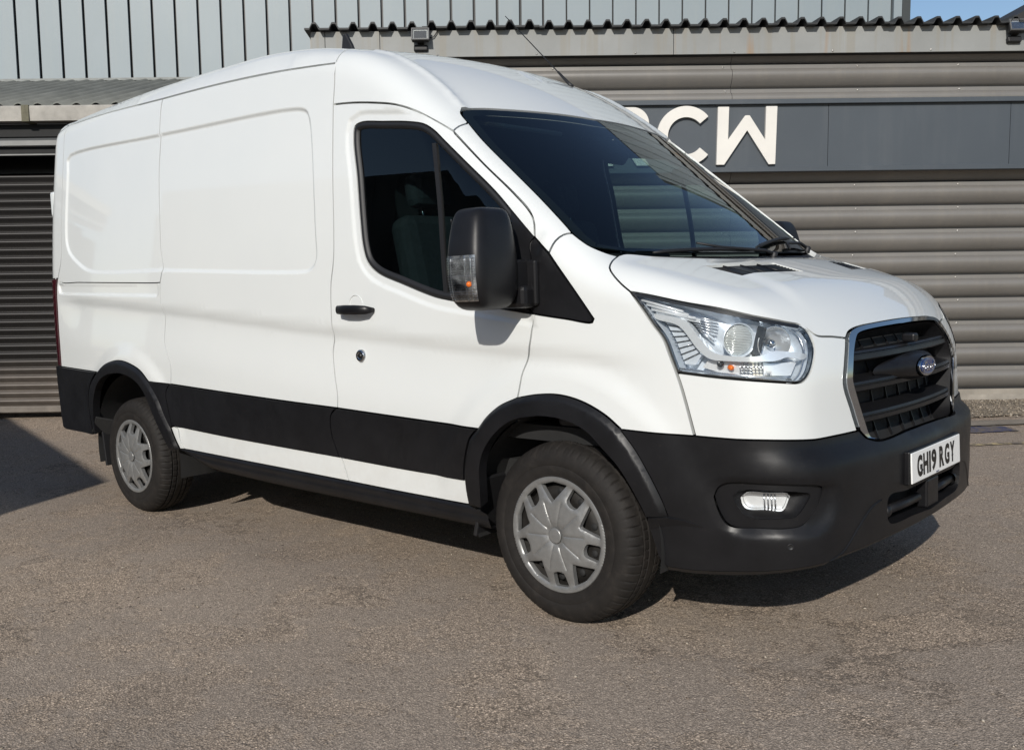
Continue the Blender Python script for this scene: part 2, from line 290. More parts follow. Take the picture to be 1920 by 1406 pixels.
# traced outlines on the van body (metres)
E={
 'drip_q':[[-4.136,-0.834,2.439],[-3.519,-0.873,2.428],[-3.087,-0.891,2.41],[-2.8,-0.898,2.4]],
 'drip_s':[[-2.8,-0.898,2.4],[-2.209,-0.902,2.383],[-1.705,-0.905,2.356],[-1.453,-0.906,2.336],[-1.262,-0.902,2.319]],
 'd_pillar':[[-4.136,-0.834,2.439],[-4.141,-0.866,2.349],[-4.15,-0.887,2.151],[-4.16,-0.917,1.833],[-4.173,-0.938,1.573],[-4.234,-0.941,1.454]],
 'belt_q':[[-4.234,-0.941,1.454],[-4.184,-0.945,1.427],[-3.882,-0.96,1.416],[-3.31,-0.979,1.397],[-2.851,-0.987,1.383],[-2.816,-0.987,1.384]],
 'sl_up':[[-2.8,-0.898,2.4],[-2.816,-0.905,2.346],[-2.825,-0.921,2.194],[-2.838,-0.94,2.008],[-2.825,-0.966,1.734],[-2.812,-0.979,1.562],[-2.788,-0.985,1.458],[-2.816,-0.987,1.384]],
 'sl_mid':[[-2.816,-0.987,1.384],[-2.825,-0.989,1.305],[-2.811,-0.983,1.235],[-2.81,-0.973,1.19],[-2.819,-0.984,1.049],[-2.78,-0.991,0.965],[-2.757,-0.993,0.919],[-2.76,-0.992,0.862],[-2.771,-0.992,0.813]],
 'q_rear':[[-4.234,-0.941,1.454],[-4.262,-0.942,1.374],[-4.276,-0.944,1.179],[-4.276,-0.946,1.0],[-4.282,-0.945,0.868]],
 'q_bot':[[-4.282,-0.945,0.868],[-3.974,-0.961,0.859],[-3.661,-0.985,0.85]],
 'ra_outA':[[-3.659,-0.986,0.848],[-3.575,-0.99,0.896],[-3.448,-0.996,0.926],[-3.334,-0.999,0.934],[-3.206,-1.001,0.917],[-3.087,-1.003,0.881],[-2.995,-1.004,0.821]],
 'ra_outB':[[-2.995,-1.004,0.821],[-2.895,-1.004,0.724],[-2.837,-1.002,0.63],[-2.788,-0.998,0.566]],
 'ra_outC':[[-2.788,-0.998,0.566],[-2.753,-0.988,0.481],[-2.732,-0.982,0.443]],
 'q_cladtop':[[-2.995,-1.004,0.821],[-2.877,-0.999,0.817],[-2.771,-0.992,0.813]],
 'sl_clad':[[-2.771,-0.992,0.813],[-2.807,-0.995,0.766],[-2.787,-1.0,0.676],[-2.757,-0.999,0.574]],
 'q_cladbot':[[-2.757,-0.999,0.574],[-2.788,-0.998,0.566]],
 'sl_low':[[-2.757,-0.999,0.574],[-2.722,-0.993,0.561],[-2.716,-0.989,0.496],[-2.69,-0.981,0.446]],
 'q_lowbot':[[-2.69,-0.981,0.446],[-2.732,-0.982,0.443]],
 's_cladtop':[[-2.771,-0.992,0.813],[-2.222,-0.993,0.792],[-1.7,-0.993,0.774],[-1.271,-0.993,0.762]],
 's_cladbot':[[-2.757,-0.999,0.574],[-2.212,-0.985,0.553],[-1.691,-0.985,0.54],[-1.274,-0.984,0.531]],
 's_bot':[[-2.69,-0.981,0.446],[-2.136,-0.978,0.436],[-1.668,-0.977,0.428],[-1.236,-0.977,0.42]],
 'b_up':[[-1.262,-0.902,2.319],[-1.257,-0.919,2.232],[-1.262,-0.93,2.134]],
 'b_mid':[[-1.262,-0.93,2.134],[-1.256,-0.957,1.854],[-1.244,-0.981,1.552],[-1.248,-0.987,1.441],[-1.274,-0.99,1.322],[-1.28,-0.992,1.182],[-1.282,-0.98,1.097],[-1.299,-0.978,1.019],[-1.286,-0.986,0.921],[-1.266,-0.993,0.824],[-1.271,-0.993,0.762]],
 'b_clad':[[-1.271,-0.993,0.762],[-1.311,-0.992,0.727],[-1.317,-0.989,0.646],[-1.274,-0.984,0.531]],
 'b_low':[[-1.274,-0.984,0.531],[-1.26,-0.982,0.499],[-1.236,-0.977,0.42]],
 'd_top':[[-1.262,-0.93,2.134],[-1.129,-0.931,2.121],[-0.984,-0.933,2.099],[-0.83,-0.935,2.067],[-0.708,-0.929,2.021],[-0.609,-0.921,1.969],[-0.527,-0.913,1.921]],
 'd_frontA':[[-0.528,-0.913,1.92],[-0.35,-0.931,1.769],[-0.189,-0.939,1.639],[-0.112,-0.948,1.571],[-0.083,-0.961,1.531],[-0.065,-0.98,1.468]],
 'd_sail':[[-0.065,-0.98,1.468],[-0.084,-0.986,1.444],[-0.079,-0.988,1.379],[-0.096,-0.99,1.312],[-0.105,-0.991,1.266],[-0.102,-0.992,1.212],[-0.073,-0.992,1.185]],
 'd_frontB':[[-0.073,-0.992,1.185],[-0.073,-0.992,1.174],[-0.088,-0.993,1.089],[-0.106,-0.984,1.034],[-0.137,-0.987,0.964],[-0.147,-0.995,0.914],[-0.158,-0.999,0.865]],
 'd_cladtop':[[-1.271,-0.993,0.762],[-0.913,-0.992,0.749],[-0.613,-0.992,0.739],[-0.363,-1.007,0.732]],
 'fa_outA':[[-0.158,-0.999,0.865],[-0.175,-1.0,0.858],[-0.243,-1.003,0.831],[-0.313,-1.006,0.783],[-0.363,-1.007,0.732]],
 'fa_outB':[[-0.363,-1.007,0.732],[-0.406,-1.006,0.692],[-0.434,-1.003,0.628],[-0.454,-0.998,0.547],[-0.457,-0.994,0.515]],
 'fa_outB2':[[-0.457,-0.994,0.515],[-0.459,-0.987,0.466],[-0.455,-0.978,0.409]],
 'd_cladbot':[[-1.274,-0.984,0.531],[-0.835,-0.984,0.519],[-0.457,-0.994,0.514]],
 'd_bot':[[-1.236,-0.977,0.42],[-0.851,-0.976,0.412],[-0.455,-0.978,0.408]],
 'fa_outF':[[-0.158,-0.999,0.865],[-0.054,-0.996,0.882],[0.042,-0.992,0.885],[0.144,-0.988,0.865],[0.242,-0.985,0.822],[0.303,-0.982,0.778]],
 'fa_outG':[[0.303,-0.982,0.778],[0.361,-0.976,0.708],[0.415,-0.966,0.617],[0.452,-0.955,0.539],[0.471,-0.944,0.479]],
 'fa_in':[[-0.374,-0.978,0.412],[-0.363,-0.991,0.493],[-0.35,-1.002,0.589],[-0.322,-1.004,0.653],[-0.255,-1.007,0.727],[-0.174,-1.006,0.777],[-0.098,-1.004,0.797],[-0.007,-1.002,0.805],[0.096,-0.997,0.793],[0.178,-0.993,0.76],[0.24,-0.988,0.706],[0.298,-0.981,0.649],[0.347,-0.972,0.577],[0.384,-0.959,0.505],[0.395,-0.953,0.474]],
 'fa_botR':[[-0.455,-0.978,0.409],[-0.374,-0.978,0.412]],
 'fa_botF':[[0.471,-0.944,0.479],[0.395,-0.953,0.474]],
 'ra_outL':[[-3.659,-0.986,0.848],[-3.773,-0.977,0.762],[-3.815,-0.977,0.652],[-3.809,-0.972,0.544],[-3.825,-0.957,0.441]],
 'ra_in':[[-3.776,-0.961,0.453],[-3.757,-0.975,0.548],[-3.727,-0.982,0.658],[-3.675,-0.987,0.746],[-3.587,-0.991,0.813],[-3.463,-0.995,0.848],[-3.325,-0.998,0.858],[-3.198,-1.001,0.843],[-3.08,-1.003,0.798],[-3.01,-1.003,0.737],[-2.951,-1.001,0.642],[-2.881,-0.995,0.539],[-2.835,-0.984,0.464],[-2.812,-0.98,0.431]],
 'ra_botR':[[-2.812,-0.98,0.431],[-2.732,-0.982,0.443]],
 'ra_botL':[[-3.825,-0.957,0.441],[-3.776,-0.961,0.453]],
 'rb_bot':[[-3.825,-0.957,0.441],[-4.2,-0.935,0.452]],
 'rb_rear':[[-4.282,-0.945,0.868]],
 'sill_bot':[[-2.732,-0.982,0.443],[-2.664,-0.972,0.374],[-2.416,-0.971,0.358],[-2.033,-0.971,0.352],[-1.21,-0.971,0.353],[-0.693,-0.97,0.347],[-0.354,-0.969,0.331]],
 'win':[[-0.074,-0.981,1.47],[-0.178,-0.973,1.568],[-0.271,-0.964,1.654],[-0.438,-0.954,1.789],[-0.556,-0.946,1.884],[-0.617,-0.941,1.933],[-0.675,-0.942,1.966],[-0.758,-0.944,1.986],[-0.927,-0.942,2.011],[-1.071,-0.94,2.028],[-1.113,-0.942,2.016],[-1.12,-0.947,1.956],[-1.091,-0.963,1.792],[-1.068,-0.977,1.611],[-1.047,-0.985,1.485],[-1.021,-0.988,1.422],[-0.962,-0.989,1.375],[-0.793,-0.99,1.317],[-0.608,-0.991,1.261],[-0.526,-0.991,1.246],[-0.268,-0.992,1.211],[-0.112,-0.992,1.189]],
 'winbar':[[-0.621,-0.943,1.93],[-0.571,-0.978,1.599],[-0.545,-0.991,1.26]],
 'sailin':[[-0.189,-0.971,1.581],[-0.168,-0.984,1.506],[-0.164,-0.988,1.414],[-0.165,-0.992,1.202]],
 'tri_out':[[-0.065,-0.98,1.468],[0.017,-0.983,1.39],[0.117,-0.983,1.268],[0.197,-0.978,1.164]],
 'tri_bot':[[0.197,-0.978,1.164],[0.191,-0.979,1.152],[0.078,-0.986,1.165],[-0.015,-0.99,1.177],[-0.073,-0.992,1.185]],
 'pil_top':[[-0.528,-0.913,1.92],[-0.522,-0.882,1.942],[-0.516,-0.846,1.954],[-0.519,-0.832,1.961]],
 'pil_bot':[[0.005,-0.982,1.405],[0.021,-0.961,1.449],[0.038,-0.933,1.471],[0.053,-0.909,1.476],[0.057,-0.903,1.476]],
 'tri_pil':[[-0.065,-0.98,1.468],[0.005,-0.982,1.405]],
 'tri_fen':[[0.005,-0.982,1.405],[0.017,-0.983,1.39],[0.117,-0.983,1.268],[0.197,-0.978,1.164]],
 'ws_a':[[-0.591,-0.789,2.029],[-0.568,-0.818,2.003],[-0.519,-0.832,1.961]],
 'ws_b':[[-0.519,-0.832,1.961],[-0.415,-0.854,1.871],[-0.248,-0.868,1.733],[-0.101,-0.881,1.612],[0.033,-0.899,1.498],[0.057,-0.903,1.476]],
 'ws_c':[[0.057,-0.903,1.476],[0.096,-0.899,1.447],[0.13,-0.89,1.424],[0.188,-0.856,1.394],[0.213,-0.838,1.385]],
 'ws_top':[[-0.591,-0.789,2.029],[-0.572,-0.676,2.041],[-0.547,-0.556,2.045],[-0.516,-0.358,2.048],[-0.495,-0.133,2.049],[-0.488,0.0,2.044]],
 'bon_side':[[0.213,-0.838,1.385],[0.225,-0.898,1.362],[0.234,-0.923,1.343],[0.256,-0.937,1.321],[0.301,-0.95,1.285],[0.341,-0.954,1.257]],
 'hl_top':[[0.341,-0.954,1.257],[0.404,-0.944,1.245],[0.565,-0.915,1.209],[0.735,-0.844,1.167],[0.805,-0.744,1.14],[0.827,-0.689,1.129]],
 'hl_fr':[[0.827,-0.689,1.129],[0.844,-0.665,1.112],[0.862,-0.661,1.081],[0.875,-0.669,1.048],[0.883,-0.697,1.001],[0.883,-0.726,0.966],[0.875,-0.759,0.944],[0.863,-0.784,0.941]],
 'hl_bot':[[0.863,-0.784,0.941],[0.786,-0.869,0.953],[0.648,-0.919,0.965],[0.513,-0.943,0.979]],
 'hl_rear':[[0.513,-0.943,0.979],[0.491,-0.946,1.035],[0.468,-0.949,1.093],[0.426,-0.954,1.148],[0.389,-0.957,1.199],[0.341,-0.954,1.257]],
 'bon_f1':[[0.827,-0.689,1.129],[0.845,-0.659,1.112],[0.86,-0.639,1.093],[0.868,-0.622,1.085],[0.883,-0.548,1.078],[0.898,-0.47,1.068]],
 'bon_f2':[[0.898,-0.47,1.068],[0.893,-0.441,1.085],[0.892,-0.409,1.094],[0.893,-0.348,1.101],[0.899,-0.218,1.106],[0.902,-0.021,1.109],[0.902,0.0,1.109]],
 'chr_l':[[0.898,-0.47,1.068],[0.92,-0.532,0.985],[0.926,-0.555,0.919],[0.937,-0.519,0.824],[0.947,-0.489,0.749]],
 'chr_b':[[0.947,-0.489,0.749],[0.954,-0.461,0.725],[0.963,-0.438,0.71],[0.977,-0.417,0.702],[0.985,-0.381,0.699],[0.995,-0.165,0.705],[0.994,0.0,0.707]],
 'bt_a':[[0.305,-0.982,0.774],[0.375,-0.975,0.771],[0.484,-0.951,0.766],[0.572,-0.931,0.764]],
 'bt_b':[[0.572,-0.931,0.764],[0.693,-0.909,0.76],[0.8,-0.863,0.758],[0.858,-0.807,0.754],[0.901,-0.719,0.748],[0.92,-0.638,0.748],[0.947,-0.489,0.749]],
 'ff_seam':[[0.513,-0.943,0.979],[0.531,-0.939,0.922],[0.572,-0.931,0.764]],
 'bu_rear':[[0.471,-0.944,0.479],[0.4,-0.952,0.467],[0.413,-0.934,0.353],[0.424,-0.929,0.318],[0.45,-0.923,0.292]],
 'bu_bot':[[0.45,-0.923,0.292],[0.544,-0.908,0.292],[0.673,-0.886,0.304],[0.792,-0.857,0.319],[0.889,-0.79,0.333],[0.938,-0.71,0.341],[0.945,-0.691,0.347],[0.984,-0.5,0.357],[1.012,-0.261,0.366],[1.017,0.0,0.369]],
 'fog_out':[[0.633,-0.914,0.56],[0.646,-0.912,0.591],[0.672,-0.908,0.608],[0.804,-0.875,0.614],[0.928,-0.761,0.603],[0.94,-0.737,0.589],[0.936,-0.743,0.557],[0.922,-0.767,0.51],[0.895,-0.801,0.471],[0.866,-0.829,0.464],[0.763,-0.881,0.461],[0.694,-0.896,0.458],[0.666,-0.902,0.474],[0.644,-0.91,0.519]],
 'fog_in':[[0.687,-0.904,0.565],[0.712,-0.899,0.586],[0.804,-0.874,0.59],[0.898,-0.805,0.584],[0.92,-0.773,0.573],[0.91,-0.787,0.537],[0.885,-0.814,0.498],[0.851,-0.842,0.491],[0.744,-0.888,0.49],[0.717,-0.894,0.504],[0.69,-0.902,0.548]],
 'fog_lens':[[0.715,-0.898,0.559],[0.727,-0.896,0.572],[0.803,-0.873,0.575],[0.87,-0.832,0.571],[0.865,-0.835,0.557],[0.849,-0.845,0.522],[0.795,-0.874,0.523],[0.734,-0.892,0.522],[0.72,-0.895,0.534]],
 'intake_l':[[1.027,-0.0,0.514],[1.02,-0.238,0.505],[1.007,-0.377,0.502],[1.005,-0.372,0.419],[1.008,-0.336,0.404],[1.02,-0.171,0.403],[1.023,0.0,0.394]],
 'val_seam':[[1.001,-0.424,0.505],[0.993,-0.483,0.49],[0.979,-0.557,0.436],[0.96,-0.635,0.367],[0.942,-0.701,0.345]],
 'valtop':[[1.007,-0.377,0.502],[1.001,-0.424,0.505]],
 'sensor':[[0.861,-0.828,0.406]],
 'vent':[[0.441,-0.618,1.336],[0.571,-0.592,1.298],[0.628,-0.232,1.305],[0.523,-0.253,1.341]],
 'emb_q':[[-2.833,-0.92,2.204],[-4.042,-0.883,2.234],[-4.081,-0.884,2.213],[-4.077,-0.891,2.143],[-4.087,-0.933,1.688],[-4.042,-0.941,1.617],[-3.872,-0.955,1.528],[-3.733,-0.963,1.486],[-2.823,-0.985,1.453]],
 'emb_s':[[-2.808,-0.921,2.204],[-1.519,-0.928,2.152],[-1.463,-0.93,2.132],[-1.438,-0.935,2.083],[-1.386,-0.98,1.572],[-1.381,-0.987,1.445],[-1.426,-0.989,1.401],[-1.486,-0.989,1.395],[-2.765,-0.986,1.451]],
 'rail':[[-4.24,-0.943,1.41],[-2.852,-0.987,1.371],[-2.859,-0.988,1.312],[-4.222,-0.945,1.353]],
 'handle':[[-1.212,-0.992,1.214],[-0.964,-0.992,1.211]],
 'lock':[[-1.099,-0.978,1.006]],
 'chr_in':[[0.913,0.0,1.086],[0.915,-0.055,1.087],[0.904,-0.384,1.075],[0.906,-0.413,1.064],[0.922,-0.473,1.01],[0.933,-0.509,0.933],[0.935,-0.505,0.91],[0.951,-0.445,0.768],[0.957,-0.431,0.733],[0.962,-0.416,0.715],[0.976,-0.367,0.706],[0.988,-0.144,0.711],[0.988,0.0,0.713]],
 'hi_drl':[[0.462,-0.949,1.151],[0.517,-0.941,1.139],[0.59,-0.93,1.036],[0.567,-0.934,1.003],[0.531,-0.94,1.005],[0.5,-0.944,1.085]],
 'hi_chev':[[0.427,-0.953,1.179],[0.533,-0.937,1.156],[0.596,-0.928,1.085],[0.634,-0.922,1.048],[0.687,-0.911,1.036],[0.78,-0.864,1.035],[0.813,-0.825,1.051],[0.843,-0.773,1.047],[0.875,-0.696,1.03],[0.874,-0.714,1.017],[0.846,-0.78,1.029],[0.821,-0.827,1.018],[0.687,-0.911,1.018],[0.623,-0.924,1.025],[0.584,-0.931,1.055],[0.517,-0.941,1.135],[0.431,-0.953,1.163]],
 'hi_low':[[0.607,-0.927,1.017],[0.649,-0.919,1.019],[0.819,-0.831,1.012],[0.872,-0.719,1.019],[0.869,-0.763,0.969],[0.785,-0.868,0.968],[0.649,-0.919,0.976],[0.587,-0.93,0.994]],
 'hi_lampA':[[0.714,-0.898,1.09],[0.754,-0.874,1.089],[0.71,-0.89,1.132]],
 'hi_lampB':[[0.816,-0.799,1.084],[0.846,-0.738,1.075],[0.806,-0.778,1.122]],
 'hi_amber':[[0.69,-0.91,0.995],[0.702,-0.907,0.995]],
 'hi_dk':[[0.653,-0.918,1.008],[0.672,-0.915,1.006]],
 'hi_r1':[[0.378,-0.954,1.23],[0.531,-0.933,1.188]],
 'hi_r2':[[0.396,-0.954,1.214],[0.548,-0.932,1.173]],
 'hi_r3':[[0.414,-0.954,1.195],[0.572,-0.929,1.165]],
 'hi_lead':[[0.517,-0.939,1.173],[0.645,-0.907,1.171],[0.623,-0.921,1.138],[0.627,-0.923,1.085],[0.573,-0.932,1.12]],
 'gb1':[[0.924,-0.46,1.009],[0.944,-0.256,1.005],[0.95,0.0,1.01]],
 'gb2':[[0.936,-0.499,0.906],[0.955,-0.361,0.895],[0.968,-0.198,0.898],[0.974,-0.064,0.899]],
 'gb3':[[0.946,-0.465,0.8],[0.962,-0.349,0.782],[0.978,-0.117,0.784],[0.975,0.0,0.784]],
 'mould':[[-1.152,-0.76,2.371],[-1.068,-0.735,2.344],[-0.965,-0.741,2.296],[-0.86,-0.743,2.234],[-0.749,-0.754,2.158],[-0.657,-0.77,2.086],[-0.598,-0.784,2.036]],
 'rib1':[[-0.939,-0.004,2.34],[-0.832,-0.03,2.282]],
 'scoop':[[0.62,-0.917,0.568],[0.634,-0.915,0.6],[0.672,-0.909,0.621],[0.805,-0.875,0.627],[0.923,-0.77,0.615],[0.957,-0.685,0.598],[0.957,-0.678,0.538],[0.945,-0.716,0.466],[0.92,-0.764,0.438],[0.833,-0.85,0.439],[0.701,-0.893,0.433],[0.667,-0.901,0.453],[0.639,-0.91,0.501]],
 'ledge':[[0.4,-0.952,0.469],[0.468,-0.944,0.476],[0.525,-0.934,0.471],[0.592,-0.919,0.455]],
 'sillseam':[[-2.664,-0.972,0.374]],
}
# ---------- patch builder on the body surface ----------
def cast2(o,d,tmax=4.):
    o=np.broadcast_to(o,d.shape).copy(); lo=np.zeros(len(d)); hi=np.full(len(d),tmax)
    for _ in range(17):
        m=(lo+hi)/2; v=F(o+m[:,None]*d)>0; hi=np.where(v,m,hi); lo=np.where(v,lo,m)
    return o+((lo+hi)/2)[:,None]*d
class Side:
    def to2(s,P): return P[:,[0,2]].copy()
    def cast(s,U): o=np.stack([U[:,0],0*U[:,0],U[:,1]],1); return cast2(o,np.tile([0,-1.,0],(len(U),1)),1.6)
class CylF:
    cx=-.25
    def to2(s,P): return np.stack([np.arctan2(-P[:,1],P[:,0]-s.cx),P[:,2]],1)
    def cast(s,U): o=np.stack([0*U[:,0]+s.cx,0*U[:,0],U[:,1]],1); return cast2(o,np.stack([np.cos(U[:,0]),-np.sin(U[:,0]),0*U[:,0]],1),2.)
class CylR:
    cx=-3.75
    def to2(s,P): return np.stack([-np.arctan2(-P[:,1],-(P[:,0]-s.cx)),P[:,2]],1)
    def cast(s,U): o=np.stack([0*U[:,0]+s.cx,0*U[:,0],U[:,1]],1); return cast2(o,np.stack([-np.cos(U[:,0]),np.sin(U[:,0]),0*U[:,0]],1),2.)
class Tun:
    def __init__(s,zc=1.45): s.zc=zc
    def to2(s,P): return np.stack([P[:,0],np.arctan2(-P[:,1],P[:,2]-s.zc)],1)
    def cast(s,U): o=np.stack([U[:,0],0*U[:,0],0*U[:,0]+s.zc],1); return cast2(o,np.stack([0*U[:,0],-np.sin(U[:,1]),np.cos(U[:,1])],1),2.)
class Gno:
    def __init__(s,c,w): 
        s.c=np.array(c,float); s.w=np.array(w,float)/np.linalg.norm(w); s.b=np.array([0,1.,0]); s.a=np.cross(s.b,s.w)
    def to2(s,P): d=P-s.c; k=d@s.w; return np.stack([d@s.a/k,d@s.b/k],1)
    def cast(s,U): d=s.w+U[:,:1]*s.a+U[:,1:]*s.b; return cast2(s.c[None],d/np.linalg.norm(d,axis=1)[:,None],2.5)
def dpl(U,L):
    d=np.full(len(U),9.)
    for a,b in zip(L,L[1:]): d=np.minimum(d,segd(U[:,0],U[:,1],a[0],a[1],b[0],b[1]))
    return d
def catmull(P,step=.02):
    P=np.asarray(P,float)
    if len(P)==2:
        n=max(1,int(np.linalg.norm(P[1]-P[0])/step)); t=np.linspace(0,1,n+1)[:,None]; return P[0]*(1-t)+P[1]*t
    Q=np.vstack([2*P[0]-P[1],P,2*P[-1]-P[-2]]); out=[P[0]]
    for i in range(1,len(Q)-2):
        a,b,c,d=Q[i-1:i+3]
        # centripetal
        t0=0; t1=t0+max(np.linalg.norm(b-a),1e-6)**.5; t2=t1+max(np.linalg.norm(c-b),1e-6)**.5; t3=t2+max(np.linalg.norm(d-c),1e-6)**.5
        n=max(1,int(np.linalg.norm(c-b)/step)+1)
        for t in np.linspace(t1,t2,n+1)[1:]:
            A1=(t1-t)/(t1-t0)*a+(t-t0)/(t1-t0)*b; A2=(t2-t)/(t2-t1)*b+(t-t1)/(t2-t1)*c; A3=(t3-t)/(t3-t2)*c+(t-t2)/(t3-t2)*d
            B1=(t2-t)/(t2-t0)*A1+(t-t0)/(t2-t0)*A2; B2=(t3-t)/(t3-t1)*A2+(t-t1)/(t3-t1)*A3
            out.append((t2-t)/(t2-t1)*B1+(t-t1)/(t2-t1)*B2)
    return np.array(out)
def seg(k):
    if isinstance(k,str):
        if k[0]=='-': return catmull(E[k[1:]])[::-1]
        return catmull(E[k])
    return catmull(k)
def loop(*ks,mir=False):
    L=[]
    for k in ks:
        for q in seg(k):
            if not L or np.linalg.norm(L[-1]-q)>.004: L.append(q)
    if mir:
        R_=[q*np.array([1,-1,1]) for q in L[::-1]]
        if abs(L[-1][1])<.004: R_=R_[1:]
        if abs(L[0][1])<.004: R_=R_[:-1]
        L=L+R_
    if np.linalg.norm(L[0]-L[-1])<.004: L=L[:-1]
    return np.array(L)
def inset2(U,g):
    n=len(U); A=np.sum(U[:,0]*np.roll(U[:,1],-1)-np.roll(U[:,0],-1)*U[:,1])
    if A<0: U=U[::-1]
    e=np.roll(U,-1,0)-U; e/=np.linalg.norm(e,axis=1)[:,None]+1e-9; nn=np.stack([-e[:,1],e[:,0]],1)
    m=nn+np.roll(nn,1,0); m/=np.maximum(np.linalg.norm(m,axis=1)[:,None],1e-6)
    c=np.clip(np.sum(m*nn,1),.5,1)[:,None]
    return U+m*g/c
def patch(name,parent,mat,outer,proj,holes=(),sp=.03,off=0.,thick=.022,gap=.0040,feat=(),sides=(1,),offf=None,label=None,bev=.0):
    """surface panel: outer/holes are 3D loops; returns objects for each side (+1 right as traced, -1 mirrored)"""
    U=inset2(proj.to2(np.asarray(outer)),gap); loops=[U]
    for h in holes:
        loops.append(inset2(proj.to2(np.asarray(h)),-gap))
    lo=U.min(0); hi=U.max(0); g=[]
    ny=int((hi[1]-lo[1])/(sp*.866))+2; nx=int((hi[0]-lo[0])/sp)+2
    ii,jj=np.meshgrid(np.arange(nx),np.arange(ny)); G=np.stack([(lo[0]+(ii+.5*(jj%2))*sp).ravel(),(lo[1]+jj*sp*.866).ravel()],1)
    for f,d0 in feat:
        f=np.asarray(f,float)
        if f.shape[1]==3: f=proj.to2(f)
        cl=np.linalg.norm(f[0]-f[-1])<.03
        tt=np.diff(f,axis=0); nn=np.stack([-tt[:,1],tt[:,0]],1); nn/=np.linalg.norm(nn,axis=1)[:,None]+1e-9; mid=(f[1:]+f[:-1])/2
        for o_ in d0: G=np.vstack([G,mid+nn*o_])
    for k,L in enumerate(loops):
        sd=polysd(G[:,0],G[:,1],L); G=G[(sd<-.45*sp) if k==0 else (sd>.45*sp)]
    V2=[tuple(q) for L in loops for q in L]+[tuple(q) for q in G]
    ed=[]; b=0
    for L in loops: ed+=[(b+i,b+(i+1)%len(L)) for i in range(len(L))]; b+=len(L)
    vo,eo,fo,ov,_,_=delaunay_2d_cdt([Vector(v) for v in V2],ed,[],0,1e-6)
    vo=np.array([tuple(v) for v in vo]); fo=np.array([list(f) for f in fo if len(f)==3])
    c=vo[fo].mean(1); keep=polysd(c[:,0],c[:,1],U)<0
    for L in loops[1:]: keep&=polysd(c[:,0],c[:,1],L)>0
    fo=fo[keep]; P=proj.cast(vo); N=grad(P)
    P0=P; P=P+N*(offf(P)[:,None] if offf is not None else off)
    fn=np.cross(P[fo[:,1]]-P[fo[:,0]],P[fo[:,2]]-P[fo[:,0]])
    flip=np.sum(fn*N[fo[:,0]],1)<0; fo[flip]=fo[flip][:,::-1]
    if offf is not None:   # shape added on top of the body: take the normals from the mesh itself
        fn[flip]*=-1; vn=np.zeros_like(P)
        for k in range(3): np.add.at(vn,fo[:,k],fn)
        N=vn/(np.linalg.norm(vn,axis=1)[:,None]+1e-12)
        for _ in range(2):
            vn=N.copy(); s3=N[fo].sum(1)
            for k in range(3): np.add.at(vn,fo[:,k],s3*.5)
            N=vn/(np.linalg.norm(vn,axis=1)[:,None]+1e-12)
    # boundary edges
    cnt={}
    for f in fo:
        for a,b2 in ((f[0],f[1]),(f[1],f[2]),(f[2],f[0])): cnt[(a,b2)]=1
    bd=[(a,b2) for (a,b2) in cnt if (b2,a) not in cnt]
    V=P.tolist(); Fc=fo.tolist(); LN=[N[i] for f in fo for i in f]; mp={}
    if thick:
        for a,b2 in bd:
            for q in (a,b2):
                if q not in mp: mp[q]=len(V); V.append((P[q]-N[q]*thick).tolist())
            fl=[a,mp[a],mp[b2],b2]; Fc.append(fl)
            nn=np.cross(P[mp[a]] if False else np.array(V[mp[a]])-P[a],P[b2]-P[a]); nn/=np.linalg.norm(nn)+1e-12
            LN+= [nn]*4
    V=np.array(V); LN=np.array(LN); out=[]
    for s in sides:
        VV=V*np.array([1,s,1]); NN=LN*np.array([1,s,1]); FF=Fc
        if s<0:
            FF=[f[::-1] for f in Fc]; NN2=[];k=0
            for f in Fc: NN2+=list(NN[k:k+len(f)][::-1]); k+=len(f)
            NN=np.array(NN2)
        me=mesh(name,VV,FF,True); me.validate(clean_customdata=False)
        if len(me.loops)==len(NN): me.normals_split_custom_set([tuple(x) for x in NN])
        o=link(name,me,mat,parent); out.append(o)
        if label: o['label']=label
    return out
def stripmesh(name,parent,mat,A,B,sides=(1,),closed=False,smooth=True):
    """quad strip between polylines A,B (same length)"""
    n=len(A); V=list(map(list,A))+list(map(list,B)); Fc=[[i,(i+1)%n,n+(i+1)%n,n+i] for i in range(n if closed else n-1)]
    out=[]
    for s in sides:
        VV=np.array(V)*np.array([1,s,1]); out.append(link(name,mesh(name,VV,[f if s>0 else f[::-1] for f in Fc],smooth),mat,parent))
    return out
def proj_pts(proj,U,off=0.):
    P=proj.cast(np.asarray(U,float)); return P+grad(P)*off
SIDE,CF,CRr,TUN,TUNW=Side(),CylF(),CylR(),Tun(1.45),Tun(.9); BO=Gno((-.1,0,.55),(.62,0,.78))
BOTH=(1,-1)
def dens(name,step=.02): return catmull(E[name],step)
EMB['q']=(np.vstack([catmull(E['emb_q'],.05)[:,[0,2]],[[-2.70,1.452],[-2.70,2.204]]]),.007,.010)
EMB['s']=(np.vstack([[[-2.95,1.452],[-2.95,2.204]],catmull(E['emb_s'],.05)[:,[0,2]]]),.007,.010)
_q=catmull(E['emb_q'],.05)[:,[0,2]]; _s=catmull(E['emb_s'],.05)[:,[0,2]]
EMB.clear(); EMB['side']=(np.vstack([_s[(_s[:,0]>-2.79)],_q[::-1]]),.010,.010)
EMB['rail']=(np.array(E['rail'])[:,[0,2]],.012,.007)
VAN=empty('panel_van','white high roof panel van with black lower cladding parked in the yard','van')
OFS=(-.014,-.008,-.003,.003,.008,.014)
def dens2(L,step=.016):
    L=np.asarray(L,float); out=[L[0]]
    for a,b in zip(L,L[1:]):
        n=max(1,int(np.linalg.norm(b-a)/step)); out+= [a+(b-a)*t for t in np.linspace(0,1,n+1)[1:]]
    return np.array(out)
